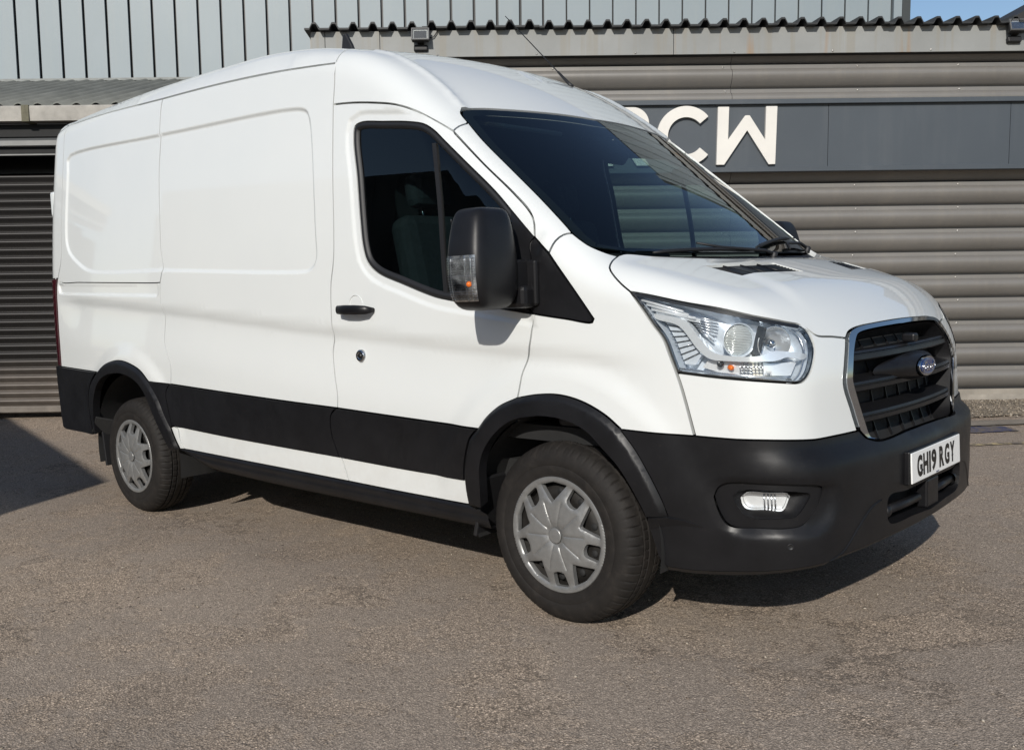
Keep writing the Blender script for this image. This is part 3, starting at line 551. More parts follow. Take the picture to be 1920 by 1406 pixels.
EP=dens2(np.vstack([EMB['side'][0],EMB['side'][0][:1]])); RP=dens2(np.vstack([EMB['rail'][0],EMB['rail'][0][:1]]))
crl=[np.array([[x,CR(x)-d] for x in np.arange(-4.3,.45,.04)]) for d in (-.04,0,.03,.06,.1,.2,.3)]
_w=inset2(np.array(catmull(E['win'],.05))[:,[0,2]],-.040)
EMB['window']=(_w,.007,.012)
WP_=dens2(np.vstack([_w,_w[:1]]))
FE=[(EP,OFS),(RP,OFS)]+[(c,(0,)) for c in crl]
arcs=[np.array([[cx+r*math.cos(a),.36+r*math.sin(a)] for a in np.linspace(-.1,3.3,60)]) for cx in (0,-3.3) for r in (.58,.60,.62,.64,.66)]
FA=[(a,(0,)) for a in arcs]
paint_,pl=MT['paint'],MT['plastic']
# --- white side panels
rq=patch('rear_quarter_panel',VAN,paint_,loop('drip_q','sl_up','-belt_q','-d_pillar'),SIDE,sp=.05,feat=FE,sides=BOTH)
patch('lower_quarter_panel',VAN,paint_,loop('belt_q','sl_mid','-q_cladtop','-ra_outA','-q_bot','-q_rear'),SIDE,sp=.04,feat=FE+FA,sides=BOTH,gap=.002)
patch('quarter_cladding',VAN,pl,loop('q_cladtop','sl_clad','q_cladbot','-ra_outB'),SIDE,sp=.04,off=.010,sides=BOTH)
patch('lower_quarter_sill',VAN,paint_,loop('-q_cladbot','sl_low','q_lowbot','-ra_outC'),SIDE,sp=.04,sides=BOTH)
sd=patch('sliding_door',VAN,paint_,loop('drip_s','b_up','b_mid','-s_cladtop','-sl_mid','-sl_up'),SIDE,sp=.045,feat=FE+FA,sides=BOTH)
for o in sd: pass
sdc=patch('door_cladding',VAN,pl,loop('s_cladtop','b_clad','-s_cladbot','-sl_clad'),SIDE,sp=.05,off=.012,sides=BOTH)
patch('sliding_door_sill',VAN,paint_,loop('s_cladbot','b_low','-s_bot','-sl_low'),SIDE,sp=.05,sides=BOTH)
# door outline with the window opening and the mirror sail cut from it
doorloop=loop('d_top','d_frontA',[E['d_frontA'][-1],E['win'][0]],'win',[E['win'][-1],E['d_sail'][-1]],'d_frontB','fa_outA','-d_cladtop','-b_mid')
fd=patch('front_door',VAN,paint_,doorloop,SIDE,sp=.04,feat=FE+FA+[(WP_,OFS)],sides=BOTH)
patch('door_cladding',VAN,pl,loop('d_cladtop','fa_outB','-d_cladbot','-b_clad'),SIDE,sp=.05,off=.012,sides=BOTH)
patch('front_door_sill',VAN,paint_,loop('d_cladbot','fa_outB2','-d_bot','-b_low'),SIDE,sp=.05,sides=BOTH)
# --- fender, pillar, sail
patch('front_wing',VAN,paint_,loop('pil_bot','ws_c','bon_side','-hl_rear','ff_seam','-bt_a','-fa_outF','-d_frontB','-tri_bot','-tri_fen'),CF,sp=.03,sides=BOTH,
   feat=[(CF.to2(np.stack([a[:,0],0*a[:,0]-.98,a[:,1]],1)),(0,)) for a in arcs[:5]])
patch('windscreen_pillar',VAN,paint_,loop('pil_top','ws_b','-pil_bot','-tri_pil','-d_frontA'),Tun(1.0),sp=.03,sides=BOTH)
patch('wing_trim',VAN,pl,loop('tri_pil','tri_fen','tri_bot','-d_sail'),SIDE,sp=.03,off=.004,sides=BOTH)
# --- roof
xs=np.array([-1.262,-1.28,-1.30,-1.31]); seam=TUN.cast(np.array([[-1.262,.83],[-1.266,.7],[-1.275,.5],[-1.285,.25],[-1.29,0.]]))
seamR=np.vstack([np.array(E['b_up'][:1]),seam]); seamR[0]=E['drip_s'][-1]
rearC=TUN.cast(np.array([[-4.30,0.],[-4.30,.25],[-4.29,.45],[-4.25,.6],[-4.19,.68]]))
roofloop=loop(rearC,[rearC[-1],E['drip_q'][0]],'drip_q','drip_s',seamR,mir=True)
# roof ribs as very shallow pressed ridges
def ribs(P):
    o=np.zeros(len(P))
    for yc in (.0,.28,-.28,.56,-.56): o+=.006*np.exp(-((P[:,1]-yc)/.03)**2)*sst(-4.2,-4.0,P[:,0])*(1-sst(-1.9,-1.6,P[:,0]))
    return o
patch('roof_panel',VAN,paint_,roofloop,TUN,sp=.05,offf=ribs)
front=loop(seam[::-1],[seam[0],E['drip_s'][-1]],'b_up','d_top','pil_top','-ws_a','ws_top',mir=True)
rl=np.array([[x,.75-.12*(x+1.2)] for x in np.arange(-1.2,-.6,.03)])
MO=catmull(E['mould'],.02); MOU=TUN.to2(MO); R1=TUN.to2(catmull(E['rib1'],.02)); R1m=R1*[1,-1]
def dpl(U,L):
    d=np.full(len(U),9.)
    for a,b in zip(L,L[1:]): d=np.minimum(d,segd(U[:,0],U[:,1],a[0],a[1],b[0],b[1]))
    return d
def capshape(P):
    U=TUN.to2(P); A=U.copy(); A[:,1]=np.abs(A[:,1]); d=dpl(A,MOU*[1,np.sign(MOU[0,1])]); 
    o=.010*np.exp(-(d/.014)**2)
    rr=dpl(A,R1*[1,np.sign(R1[1,1])]) ; return o+.007*np.exp(-(rr/.022)**2)
patch('front_roof_panel',VAN,paint_,front,TUN,sp=.028,offf=capshape,feat=[(MOU,(-.03,-.02,-.012,-.006,0,.006,.012,.02,.03)),(MOU*[1,-1],(-.03,-.02,-.012,-.006,0,.006,.012,.02,.03)),(R1,(-.02,-.01,0,.01,.02)),(R1m,(-.02,-.01,0,.01,.02))])
# --- windscreen
wsb=np.array([[.345,0,1.38],[.33,-.25,1.38],[.285,-.5,1.38],[.22,-.7,1.39]])
wsloop=loop('-ws_top','ws_a','ws_b',E['ws_c'][:3],[E['ws_c'][2],[.22,-.74,1.40]],wsb[::-1],mir=True)
screen=patch('windscreen',VAN,MT['screen'],wsloop,TUNW,sp=.035,off=-.004,thick=.006,gap=.004)[0]
# black ceramic border = frit strip just inside the glass edge
U0=TUNW.to2(wsloop); fi=inset2(U0,.035); fi2=inset2(U0,.004)
if len(fi)==len(fi2):
    A=proj_pts(TUNW,fi,-.010); B=proj_pts(TUNW,fi2,-.010); stripmesh('windscreen_border',screen,MT['seal'],A,B,closed=True)
cow=loop(wsb[::-1],[wsb[0],[.43,0,1.36]],np.array([[.43,0,1.36],[.42,-.25,1.36],[.37,-.5,1.36],[.29,-.7,1.36],[.225,-.80,1.38]]))
cowl=loop(wsb,[wsb[-1],[.19,-.80,1.40]],[[.19,-.80,1.40],[.22,-.81,1.38]],np.array([[.22,-.81,1.38],[.30,-.7,1.36],[.38,-.5,1.36],[.43,-.25,1.36],[.445,0,1.36]]),mir=False)
cow3=np.vstack([wsb,[[.19,-.80,1.40],[.235,-.80,1.37],[.30,-.7,1.36],[.38,-.5,1.36],[.43,-.25,1.36],[.445,0,1.36]]])
cow3=np.vstack([cow3,(cow3[1:-1]*np.array([1,-1,1]))[::-1]])
patch('cowl_panel',VAN,pl,dens2(np.vstack([cow3,cow3[:1]]),.03)[:-1],TUNW,sp=.04,off=-.022,thick=0,gap=0)
# --- bonnet
bre=np.array([[.43,0,1.36],[.42,-.25,1.36],[.365,-.5,1.365],[.285,-.68,1.37],[.215,-.79,1.385],E['bon_side'][0]])
vent=catmull(E['vent']+[E['vent'][0]],.03)[:-1]
vq=np.array(E['vent']); vq=vq*np.array([1,1,1]); ventl=dens2(np.vstack([vq,vq[:1]]),.03)[:-1]
ventr=ventl*np.array([1,-1,1])
bonl=loop(bre,'bon_side','hl_top','bon_f1','bon_f2',mir=True)
patch('bonnet',VAN,paint_,bonl,BO,holes=[ventl,ventr],sp=.028)
for s in BOTH:
    vv=patch('bonnet_vent',VAN,pl,ventl,BO,sp=.03,off=-.012,thick=0,gap=-.002,sides=(s,))[0]
    mb=MB(); g=MB()
    a,b,c,d=[Vector(q) for q in vq]
    for k in range(1,9):
        t=k/9; p0=a.lerp(b,t); p1=d.lerp(c,t); n=(b-a).cross(d-a).normalized(); n=n if n.z>0 else -n
        mb.tube([p0-n*.006,p1-n*.006],.0035,5)
    for t in (.25,.5,.75):
        p0=a.lerp(d,t); p1=b.lerp(c,t); mb.tube([p0-n*.004,p1-n*.004],.004,5)
    o=mb.build('vent_grille',pl,vv)
    if s<0: o.scale=(1,-1,1)
# --- front fascia (white upper bumper) and lower bumper
patch('front_fascia',VAN,paint_,loop('-ff_seam','-hl_bot','-hl_fr','bon_f1','chr_l','-bt_b'),CF,sp=.025,sides=BOTH)
chrb=dens('chr_b')
bump_out=loop('-bu_bot','-bu_rear','-fa_outG','bt_a','bt_b','chr_b',mir=True)
fog=catmull(E['fog_out']+[E['fog_out'][0]],.012)[:-1]
intk=loop(E['intake_l'],mir=True)
SC=CF.to2(catmull(E['scoop']+[E['scoop'][0]],.02)[:-1])
def bumpshape(P):
    U=CF.to2(P); A=U.copy(); A[:,0]=np.abs(A[:,0]); sd=polysd(A[:,0],A[:,1],SC)
    o=.006-.022*(1-sst(-.030,.006,sd))
    # raised centre block with a soft shoulder either side of the plate
    th=np.abs(U[:,0])
    return o
BUMP=patch('front_bumper',VAN,pl,bump_out,CF,holes=[fog,fog*np.array([1,-1,1]),intk],sp=.022,offf=bumpshape,thick=.03,gap=.002,feat=[(SC,(-.03,-.02,-.01,0,.01,.02)),(SC*[-1,1],(-.03,-.02,-.01,0,.01,.02))])[0]
# arch trims
def archtrim(outer,inner,cx,lift=.017):
    A=outer; 
    Bp=inner
    lp=np.vstack([A,Bp[::-1]])
    def of(P):
        U=P[:,[0,2]]; Ao=A[:,[0,2]]; dA=dpl(U,Ao)
        return .006+lift*sst(0,.018,dA)
    return lp,of
FAo=loop('-fa_outB2','-fa_outB','-fa_outA','fa_outF','fa_outG'); FAi=dens('fa_in')
lp,of=archtrim(FAo,FAi,0)
rings=[CF.to2(FAo)]
for o in patch('wheel_arch_trim',VAN,pl,lp,SIDE,sp=.02,offf=of,thick=.045,gap=.001,sides=BOTH,feat=[(FAo,(.004,.009,.014,.019,.025,-.004,-.009,-.014,-.019,-.025))]): pass
RAo=loop('-ra_outL','ra_outA','ra_outB','ra_outC'); RAi=dens('ra_in')
lp,of=archtrim(RAo,RAi,-3.3)
patch('wheel_arch_trim',VAN,pl,lp,SIDE,sp=.02,offf=of,thick=.045,gap=.001,sides=BOTH,feat=[(RAo,(.004,.009,.014,.019,.025,-.004,-.009,-.014,-.019,-.025))])
# rear bumper and rear corner
zb=np.array([.88,.452])
def rc(th,z): return CRr.cast(np.array([[-th,z]]))[0]
thA=float(-CRr.to2(np.array([E['q_bot'][0]]))[0,0])
rear_top=[rc(t,.868) for t in np.linspace(thA,.0,12)]; rear_bot=[rc(t,.44+.13*float(sst(0.,1.,(thA-t)/max(thA-.75,.1)))) for t in np.linspace(0,thA,16)]
lb=E['ra_outL'][-1]
patch('rear_bumper',VAN,pl,loop('-q_bot',rear_top,[rear_top[-1],rear_bot[0]],rear_bot,[rear_bot[-1],lb],'-ra_outL',mir=False),CRr,sp=.04,off=.02,thick=.03,sides=BOTH)
thT=float(-CRr.to2(np.array([E['q_rear'][0]]))[0,0]); t0=thT
upA=[rc(t,1.454) for t in np.linspace(t0,.95,5)]
dp=np.array(E['d_pillar'])
cz=[(q[2]) for q in E['d_pillar']]
edgeB=[rc(.93,z) for z in np.linspace(1.46,2.30,9)]+[rc(1.0,2.40)]
patch('rear_pillar',VAN,paint_,loop('d_pillar',upA,edgeB,[edgeB[-1],E['d_pillar'][0]]),CRr,sp=.03,sides=BOTH)
# tail lamp wraps the rear corner below the belt
tl=[rc(t0-.02,z) for z in np.linspace(1.44,.88,8)]
lampR=[rc(.93,z) for z in np.linspace(.88,1.44,8)]
for o in patch('tail_lamp',VAN,MT['tail_red'],loop('q_rear',[E['q_rear'][-1],lampR[0]],lampR,[lampR[-1],E['q_rear'][0]]),CRr,sp=.04,off=.008,sides=BOTH): pass
rdl=[rc(.93,z) for z in np.linspace(.88,2.30,14)]
for o in patch('rear_door',VAN,paint_,loop([rc(.0,.88),rc(.45,.88),rc(.93,.88)],rdl,[rdl[-1],rc(.5,2.36),rc(0,2.38)],[rc(0,2.38),rc(0,.88)]),CRr,sp=.05,sides=BOTH): pass
rt=[rc(t,2.38) for t in np.linspace(0,.93,8)]
patch('rear_roof_edge',VAN,paint_,loop(rearC[:],[rearC[-1],E['drip_q'][0]],[E['drip_q'][0],rc(1.0,2.40)],[rc(1.0,2.40),rc(.7,2.39),rc(.35,2.38),rc(0,2.38)],mir=True),Gno((-3.7,0,1.9),(-.6,0,.6)),sp=.05)
for s in BOTH:
    for z,hh in ((1.95,.17),(1.02,.12)):
        MB().box((-4.345,s*-.868,z),(.07,.045,hh),bev=.018).build('door_hinge',paint_,VAN)
# dark inner shell behind the panel gaps (no window, wheel or screen openings)
def shell():
    dk=MT['dark']
    patch('inner_panel',VAN,dk,loop('drip_q','drip_s','b_up','b_mid',[E['b_mid'][-1],E['b_low'][-1]],'-s_bot',[E['s_bot'][0],[-2.66,-.98,.60],[-2.76,-.99,.82],[-3.0,-1,.92],[-3.3,-1,.96],[-3.6,-1,.92],[-3.80,-1,.80],[-3.86,-.98,.48]],[[-3.86,-.98,.48],[-4.2,-.95,.46],[-4.24,-.95,1.0],[-4.16,-.85,2.40]]),SIDE,sp=.12,off=-.035,thick=0,gap=0,sides=BOTH)
    dl=loop('d_top','d_frontA',[E['d_frontA'][-1],E['win'][0]],'win',[E['win'][-1],E['d_sail'][-1]],'d_frontB','fa_outA','fa_outB','fa_outB2','-d_bot',[E['d_bot'][0],E['b_mid'][-1]],'-b_mid')
    patch('inner_panel',VAN,dk,dl,SIDE,sp=.1,off=-.035,thick=0,gap=-.005,sides=BOTH)
    patch('inner_panel',VAN,dk,roofloop,TUN,sp=.12,off=-.035,thick=0,gap=0)
    patch('headliner',VAN,MT['headliner'],front,TUN,sp=.08,off=-.035,thick=0,gap=0)
    patch('inner_panel',VAN,dk,bonl,BO,sp=.08,off=-.06,thick=0,gap=-.01)
    patch('inner_panel',VAN,dk,loop('d_pillar',upA,edgeB,[edgeB[-1],E['d_pillar'][0]]),CRr,sp=.08,off=-.03,thick=0,gap=-.01,sides=BOTH)
    patch('inner_panel',VAN,dk,loop([rc(.0,.48),rc(.45,.48),rc(1.05,.48)],[rc(1.05,z) for z in np.linspace(.5,2.35,14)],[rc(1.05,2.35),rc(.5,2.4),rc(0,2.42)],[rc(0,2.42),rc(0,.48)]),CRr,sp=.1,off=-.03,thick=0,gap=0,sides=BOTH)
    patch('inner_panel',VAN,dk,loop('tri_bot','d_frontB','fa_outF','bt_a','-ff_seam','hl_rear','-bon_side','-ws_c','-pil_bot','tri_fen'),CF,sp=.06,off=-.04,thick=0,gap=.0,sides=BOTH)
    patch('inner_panel',VAN,dk,loop('pil_top','ws_b','-pil_bot','-tri_pil','-d_frontA'),Tun(1.0),sp=.06,off=-.035,thick=0,gap=0,sides=BOTH)
    patch('inner_panel',VAN,dk,bump_out,CF,holes=[fog,fog*np.array([1,-1,1])],sp=.08,off=-.09,thick=0,gap=0.0)
shell()

# ---------- glass, seals and black trim of the doors ----------
winl=loop(E['win'],'sailin') if False else None
W3=catmull(E['win'],.02); wl=loop(E['win'],[E['win'][-1],E['win'][0]])
def ring(name,parent,mat,L,proj,w,off,sides=(1,),thick=.012,off2=None):
    U=proj.to2(L); i1=inset2(U,w); A0=inset2(U,0.0005)
    out=[]
    A=proj_pts(proj,A0,off); Am=proj_pts(proj,(A0*.65+i1*.35),off+.004); Bm=proj_pts(proj,(A0*.25+i1*.75),off+.002); B=proj_pts(proj,i1,off-.010)
    n=len(A); V=np.vstack([A-grad(A)*.01,A,Am,Bm,B]); Fc=[[k*n+i,k*n+(i+1)%n,(k+1)*n+(i+1)%n,(k+1)*n+i] for k in range(4) for i in range(n)]
    for s in sides:
        out.append(link(name,mesh(name,V*np.array([1,s,1]),[f if s<0 else f[::-1] for f in Fc],True),mat,parent))
    return out,i1
doorR,doorL=fd
seals,inU=ring('window_seal',doorR,MT['seal'],wl,SIDE,.028,-.002)
inL=SIDE.cast(inU)
for s,dpar in ((1,doorR),(-1,doorL)):
    if s<0: ring('window_seal',doorL,MT['seal'],wl,SIDE,.028,-.002,sides=(-1,))
    patch('door_window',dpar,MT['doorglass'],inL,SIDE,sp=.08,off=-.013,thick=0,gap=-.004,sides=(s,))
    wb=catmull([E['winbar'][0],E['winbar'][1],E['winbar'][2]],.05); wb=wb[(wb[:,2]<1.925)]
    U=SIDE.to2(wb); A=proj_pts(SIDE,U+[-.011,0],-.006); B=proj_pts(SIDE,U+[.011,0],-.006); C0=proj_pts(SIDE,U+[.011,0],-.02); D0=proj_pts(SIDE,U+[-.011,0],-.02)
    n=len(A); V=np.vstack([D0,A,B,C0])*np.array([1,s,1]); Fc=[[k*n+i,k*n+i+1,(k+1)*n+i+1,(k+1)*n+i] for k in range(3) for i in range(n-1)]
    link('window_divider',mesh('window_divider',V,[f if s>0 else f[::-1] for f in Fc]),MT['seal'],dpar)
    # black sail panel carrying the mirror
    si=catmull(E['sailin'],.03)
    sl=loop(E['win'][:2],'sailin',[E['sailin'][-1],E['win'][-2]],[E['win'][-2],E['win'][-1],E['d_sail'][-1]],'-d_sail',[E['d_sail'][0],E['win'][0]])
    patch('mirror_mount_panel',dpar,pl,sl,SIDE,sp=.03,off=.006,thick=.03,gap=.0015,sides=(s,))
# black sill skirt below the white sills
sk=loop('q_lowbot',[E['q_lowbot'][0],E['s_bot'][0]],'s_bot','d_bot',[E['d_bot'][-1],E['fa_botR'][-1]],[E['fa_botR'][-1],[-.36,-.97,.345]],'-sill_bot') if False else None
sb=np.array([E['q_lowbot'][-1],E['q_lowbot'][0]]+E['s_bot'][1:]+E['d_bot'][1:]); sb=dens2(sb,.06)
xs=np.linspace(sb[0][0],-.36,len(sb)); lowz=pchip([-2.73,-2.60,-2.45,-1.2,-.36],[.43,.385,.355,.325,.318])
for s in BOTH:
    rows=[]
    for dz,dy in ((0,-.012),(0.002,.004),(-.25,.006),(-.45,-.008),(-.5,-.004),(-1.,-.022),(-1.05,-.08)):
        row=[]
        for q,xx in zip(sb,xs):
            x=q[0] if dz>-.1 else xx; zt=q[2]-.003; zz=zt+(lowz(x)-zt)*(-dz if dz<0 else 0)
            row.append([x,s*-(W(np.array([x]),np.array([.42]))[0]+dy),float(zz)])
        rows.append(row)
    n=len(sb); V=[v for r_ in rows for v in r_]; Fc=[[k*n+i,k*n+i+1,(k+1)*n+i+1,(k+1)*n+i] for k in range(len(rows)-1) for i in range(n-1)]
    link('sill_skirt',mesh('sill_skirt',V,[f if s>0 else f[::-1] for f in Fc],True),pl,VAN)
# ---------- door handle, lock, rail end ----------
for s,dpar in ((1,doorR),(-1,doorL)):
    x0,x1,zh=-1.215,-.962,1.213; y=-float(W(np.array([-1.09]),np.array([zh]))[0])
    mb=MB(); P=[]
    pts=[(x0+.012,y-.012,zh),(x0+.03,y-.040,zh+.001),(x0+.09,y-.050,zh),(x1-.09,y-.050,zh-.001),(x1-.03,y-.040,zh-.002),(x1-.012,y-.010,zh-.003)]
    b=bmesh.new(); rings=[]
    for i,(a,b_,c) in enumerate(pts):
        hx=(.010,.019,.022,.022,.019,.010)[i]; rings.append([b.verts.new((a,s*(b_+.010*math.cos(t)) ,c+hx*math.sin(t))) for t in np.linspace(0,2*math.pi,12,endpoint=False)])
    for p_,q_ in zip(rings,rings[1:]):
        for k in range(12): f=b.faces.new([p_[k],p_[(k+1)%12],q_[(k+1)%12],q_[k]]); f.smooth=True
    b.faces.new(rings[0]); b.faces.new(rings[-1][::-1]); mb.merge(b)
    mb.build('door_handle',pl,dpar)
    mb=MB(); mb.lathe([(.046,0.002),(.044,-.004),(.030,-.016),(.012,-.020),(.001,-.021)],(-1.10,s*(y-.001),zh+.018),(0,-s,0),24); 
    o=mb.build('handle_recess',paint_,dpar)
    if s>0:
        yl=-float(W(np.array([-1.097]),np.array([1.006]))[0])
        mb=MB(); mb.lathe([(.001,.006),(.012,.007),(.013,.012),(.024,.013),(.028,.008),(.029,-.002)],(-1.097,yl,1.006),(0,-1,0),28); lk=mb.build('security_lock',MT['chrome'],dpar)
        mb=MB(); mb.lathe([(.001,.0145),(.010,.0145),(.012,.010)],(-1.097,yl,1.006),(0,-1,0),20); mb.build('lock_core',MT['letter_black'],lk)
# ---------- mirrors ----------
indM=simple('indicator_reflector',(.45,.46,.47),.16,.8,var=.75,scale=45)
def mirror(s):
    root=doorR if s>0 else doorL
    secs=[(1.578,-.205,-1.145,.040,.050),(1.574,-.205,-1.148,.062,.078),(1.560,-.203,-1.152,.074,.096),(1.52,-.200,-1.158,.082,.106),(1.46,-.196,-1.165,.086,.112),(1.40,-.192,-1.170,.088,.116),(1.33,-.190,-1.172,.088,.116),(1.27,-.190,-1.170,.086,.110),(1.235,-.193,-1.165,.078,.098),(1.212,-.196,-1.160,.060,.075),(1.206,-.198,-1.155,.035,.045)]
    secs=[(z,x+.032,y-.004,a*1.16*(1 if z<1.4 else 1-.10*(z-1.4)/.18),b*1.06*(1 if z<1.4 else 1-.10*(z-1.4)/.18)) for z,x,y,a,b in secs]
    n=28; V=[]
    for z,cx,cy,hx,hy in secs:
        for k in range(n):
            t=2*math.pi*k/n; c,s_=math.cos(t),math.sin(t); e=.46
            X=hx*math.copysign(abs(c)**e,c); Y=hy*math.copysign(abs(s_)**e,s_)
            if X<0: X*=.75
            V.append((cx+X+ .04*(1-abs(s_))*0,s*(cy+Y),z))
    Fc=[[k*n+i,k*n+(i+1)%n,(k+1)*n+(i+1)%n,(k+1)*n+i] for k in range(len(secs)-1) for i in range(n)]+[list(range(n))[::-1],[len(secs)*n-n+i for i in range(n)]]
    me=mesh('mirror_housing',V,Fc if s<0 else [f[::-1] for f in Fc],True); 
    h=link('mirror_housing',me,pl,root); md=h.modifiers.new('s','SUBSURF'); md.levels=md.render_levels=1
    # glass on the rear face
    mb=MB(); mb.box((-.228,s*-1.175,1.42),(.003,.15,.24),bev=.0018); mb.build('mirror_glass',MT['chrome'],h)
    # stalk
    mb=MB(); mb.box((-.135,s*-1.045,1.330),(.12,.17,.115),bev=.010); mb.box((-.125,s*-1.02,1.250),(.15,.09,.085),bev=.018); mb.box((-.085,s*-.998,1.30),(.10,.03,.17),bev=.010); mb.build('mirror_arm',pl,h)
    # clear indicator lamp wrapping the outer front corner
    cz=[1.222+.02+ (1.405-1.242)*t for t in np.linspace(0,1,9)]
    def surf_at(t,z,o):
        zs=[q[0] for q in secs][::-1]; f=[np.interp(z,zs,[q[i] for q in secs][::-1]) for i in (1,2,3,4)]
        c,s_=math.cos(t),math.sin(t); e=.48; hx,hy=f[2]+o,f[3]+o
        X=hx*math.copysign(abs(c)**e,c); Y=hy*math.copysign(abs(s_)**e,s_)
        return (f[0]+X*(1 if X>0 else .75),s*(f[1]+Y),z)
    ts=np.linspace(-math.pi*.62,-math.pi*.30,9)
    def sheet(o): return [surf_at(t,z,o) for z in cz for t in ts],[[i*9+j,i*9+j+1,(i+1)*9+j+1,(i+1)*9+j] for i in range(8) for j in range(8)]
    V,Fq=sheet(.0015); bz=link('indicator_lamp',mesh('indicator_lamp',V,Fq if s>0 else [f[::-1] for f in Fq],True),indM,h)
    V,Fq=sheet(.006); link('indicator_lens',mesh('indicator_lens',V,Fq,True),MT['lens'],bz)
    mb=MB()
    for i in range(1,18):
        z=cz[0]+(cz[-1]-cz[0])*i/18; mb.tube([surf_at(t,z,.005) for t in ts],.0007,4)
    for j in (2,4,6): mb.tube([surf_at(ts[j],z,.0035) for z in cz],.0013,4)
    mb.build('lens_ribs',MT['badge_silver'],bz)
    mb=MB(); q=surf_at(ts[5],cz[3],.004); mb.lathe([(.001,.006),(.008,.004),(.010,0)],q,(0.4,-s*.9,0),12); mb.build('indicator_bulb',MT['amber'],bz)
for s in BOTH: mirror(s)
# ---------- wheels ----------
def cover_mesh():
    R0=.2245; cx=[]
    def poly(pts): return np.array(pts)
    outer=np.array([[R0*math.cos(a),R0*math.sin(a)] for a in np.linspace(0,2*math.pi,120,endpoint=False)])
    holes=[]
    def rr(P,r=.008,n=3):
        P=np.array(P); out=[]
        for i in range(len(P)):
            a,b,c=P[i-1],P[i],P[(i+1)%len(P)]; u=(a-b)/np.linalg.norm(a-b); v=(c-b)/np.linalg.norm(c-b); k=min(r,.4*np.linalg.norm(a-b),.4*np.linalg.norm(c-b))
            for t in np.linspace(0,1,n+1): out.append((1-t)**2*(b+u*k)+2*t*(1-t)*b+t*t*(b+v*k))
        return np.array(out)
    def pol(r,a): return [r*R0*math.cos(a),r*R0*math.sin(a)]
    D=math.radians
    for k in range(5):
        a=D(58+72*k)
        holes.append(rr([pol(.655,a-D(10.5)),pol(.61,a),pol(.655,a+D(10.5)),pol(.895,a+D(9.5)),pol(.895,a-D(9.5))],.010))
        b=a+D(36)
        holes.append(rr([pol(.56,b),pol(.66,b+D(8)),pol(.895,b+D(18.5)),pol(.90,b),pol(.895,b-D(18.5)),pol(.66,b-D(8))],.006))
    G=[]
    for r in np.linspace(.02,.985,26):
        m=max(6,int(r*120)); G+= [[r*R0*math.cos(2*math.pi*i/m+r),r*R0*math.sin(2*math.pi*i/m+r)] for i in range(m)]
    ridg=[]
    for k in range(10):
        a=D(58+36*k+18)
        for o in (-.0035,0,.0035):
            for r in np.linspace(.17,.62,22): ridg.append([r*R0*math.cos(a)-o*math.sin(a),r*R0*math.sin(a)+o*math.cos(a)])
    G=np.array(G+ridg); loops=[outer]+holes; ok=polysd(G[:,0],G[:,1],outer)<-.002
    for h in holes: ok&=polysd(G[:,0],G[:,1],h)>.002
    G=G[ok]; V2=[tuple(q) for L in loops for q in L]+[tuple(q) for q in G]; ed=[];b=0
    for L in loops: ed+=[(b+i,b+(i+1)%len(L)) for i in range(len(L))]; b+=len(L)
    vo,_,fo,_,_,_=delaunay_2d_cdt([Vector(v) for v in V2],ed,[],0,1e-6)
    vo=np.array([tuple(v) for v in vo]); fo=np.array([f for f in fo]); c=vo[fo].mean(1); keep=polysd(c[:,0],c[:,1],outer)<0
    for h in holes: keep&=polysd(c[:,0],c[:,1],h)>0
    fo=fo[keep]
    r=np.hypot(vo[:,0],vo[:,1])/R0; ang=np.arctan2(vo[:,1],vo[:,0])
    prof=pchip([0,.13,.16,.3,.6,.75,.88,.93,.97,1.0],[.004,.004,.010,.017,.014,.004,-.004,-.001,.002,-.006])
    hgt=prof(r)
    # raised ridges along alternate spokes, and edges of the holes rolled inwards
    for k in range(10):
        a=D(58+36*k+18); d=np.abs(-vo[:,0]*math.sin(a)+vo[:,1]*math.cos(a)); fr=(vo[:,0]*math.cos(a)+vo[:,1]*math.sin(a))/R0
        hgt=hgt-.0035*np.exp(-(d/.0028)**2)*sst(.15,.2,fr)*(1-sst(.58,.64,fr))
    dh=np.full(len(vo),1.)
    for h in holes: dh=np.minimum(dh,np.abs(polysd(vo[:,0],vo[:,1],h)))
    hgt=hgt-.003*(1-sst(0,.003,dh))
    V=[(a,h,b) for (a,b),h in zip(vo,hgt)]
    fn=[list(f) for f in fo]
    bd={}
    for f in fn:
        for i in range(3): bd[(f[i],f[(i+1)%3])]=1
    mp={}
    Fc=fn[:]
    for (a,b2) in list(bd):
        if (b2,a) in bd: continue
        for q in (a,b2):
            if q not in mp: mp[q]=len(V); v=V[q]; V.append((v[0],v[1]-.020,v[2]))
        Fc.append([a,mp[a],mp[b2],b2])
    return V,Fc
CV,CFc=cover_mesh()
def tyre_mesh():
    n=420; prof=[(.205,-.022),(.212,-.010),(.221,-.004),(.226,-.0045),(.236,.0),(.262,.0025),(.266,.0010),(.270,.0030),(.292,.0015),(.308,-.004),(.322,-.012),(.332,-.022),(.3395,-.034),(.3440,-.046),(.3465,-.058),(.347,-.062),(.339,-.0635),(.339,-.0705),(.3490,-.072),(.3500,-.092),(.342,-.0935),(.342,-.1005),(.3505,-.102),(.3507,-.1175)]
    half=prof; full=half+[(r,-.235-h) for r,h in half[::-1]]
    V=[];m=len(full)
    for k in range(n):
        a=2*math.pi*k/n
        for j,(r,h) in enumerate(full):
            jj=j if j<len(half) else m-1-j
            if 11<=jj<=14 and k%7==0: r-=.0050
            if jj==10 and k%7==0: r-=.003
            if jj in (18,19) and k%7==3: r-=.004
            V.append((r*math.cos(a),h,r*math.sin(a)))
    Fc=[[k*m+j,k*m+j+1,((k+1)%n)*m+j+1,((k+1)%n)*m+j] for k in range(n) for j in range(m-1)]
    return V,Fc
TV,TF=tyre_mesh()
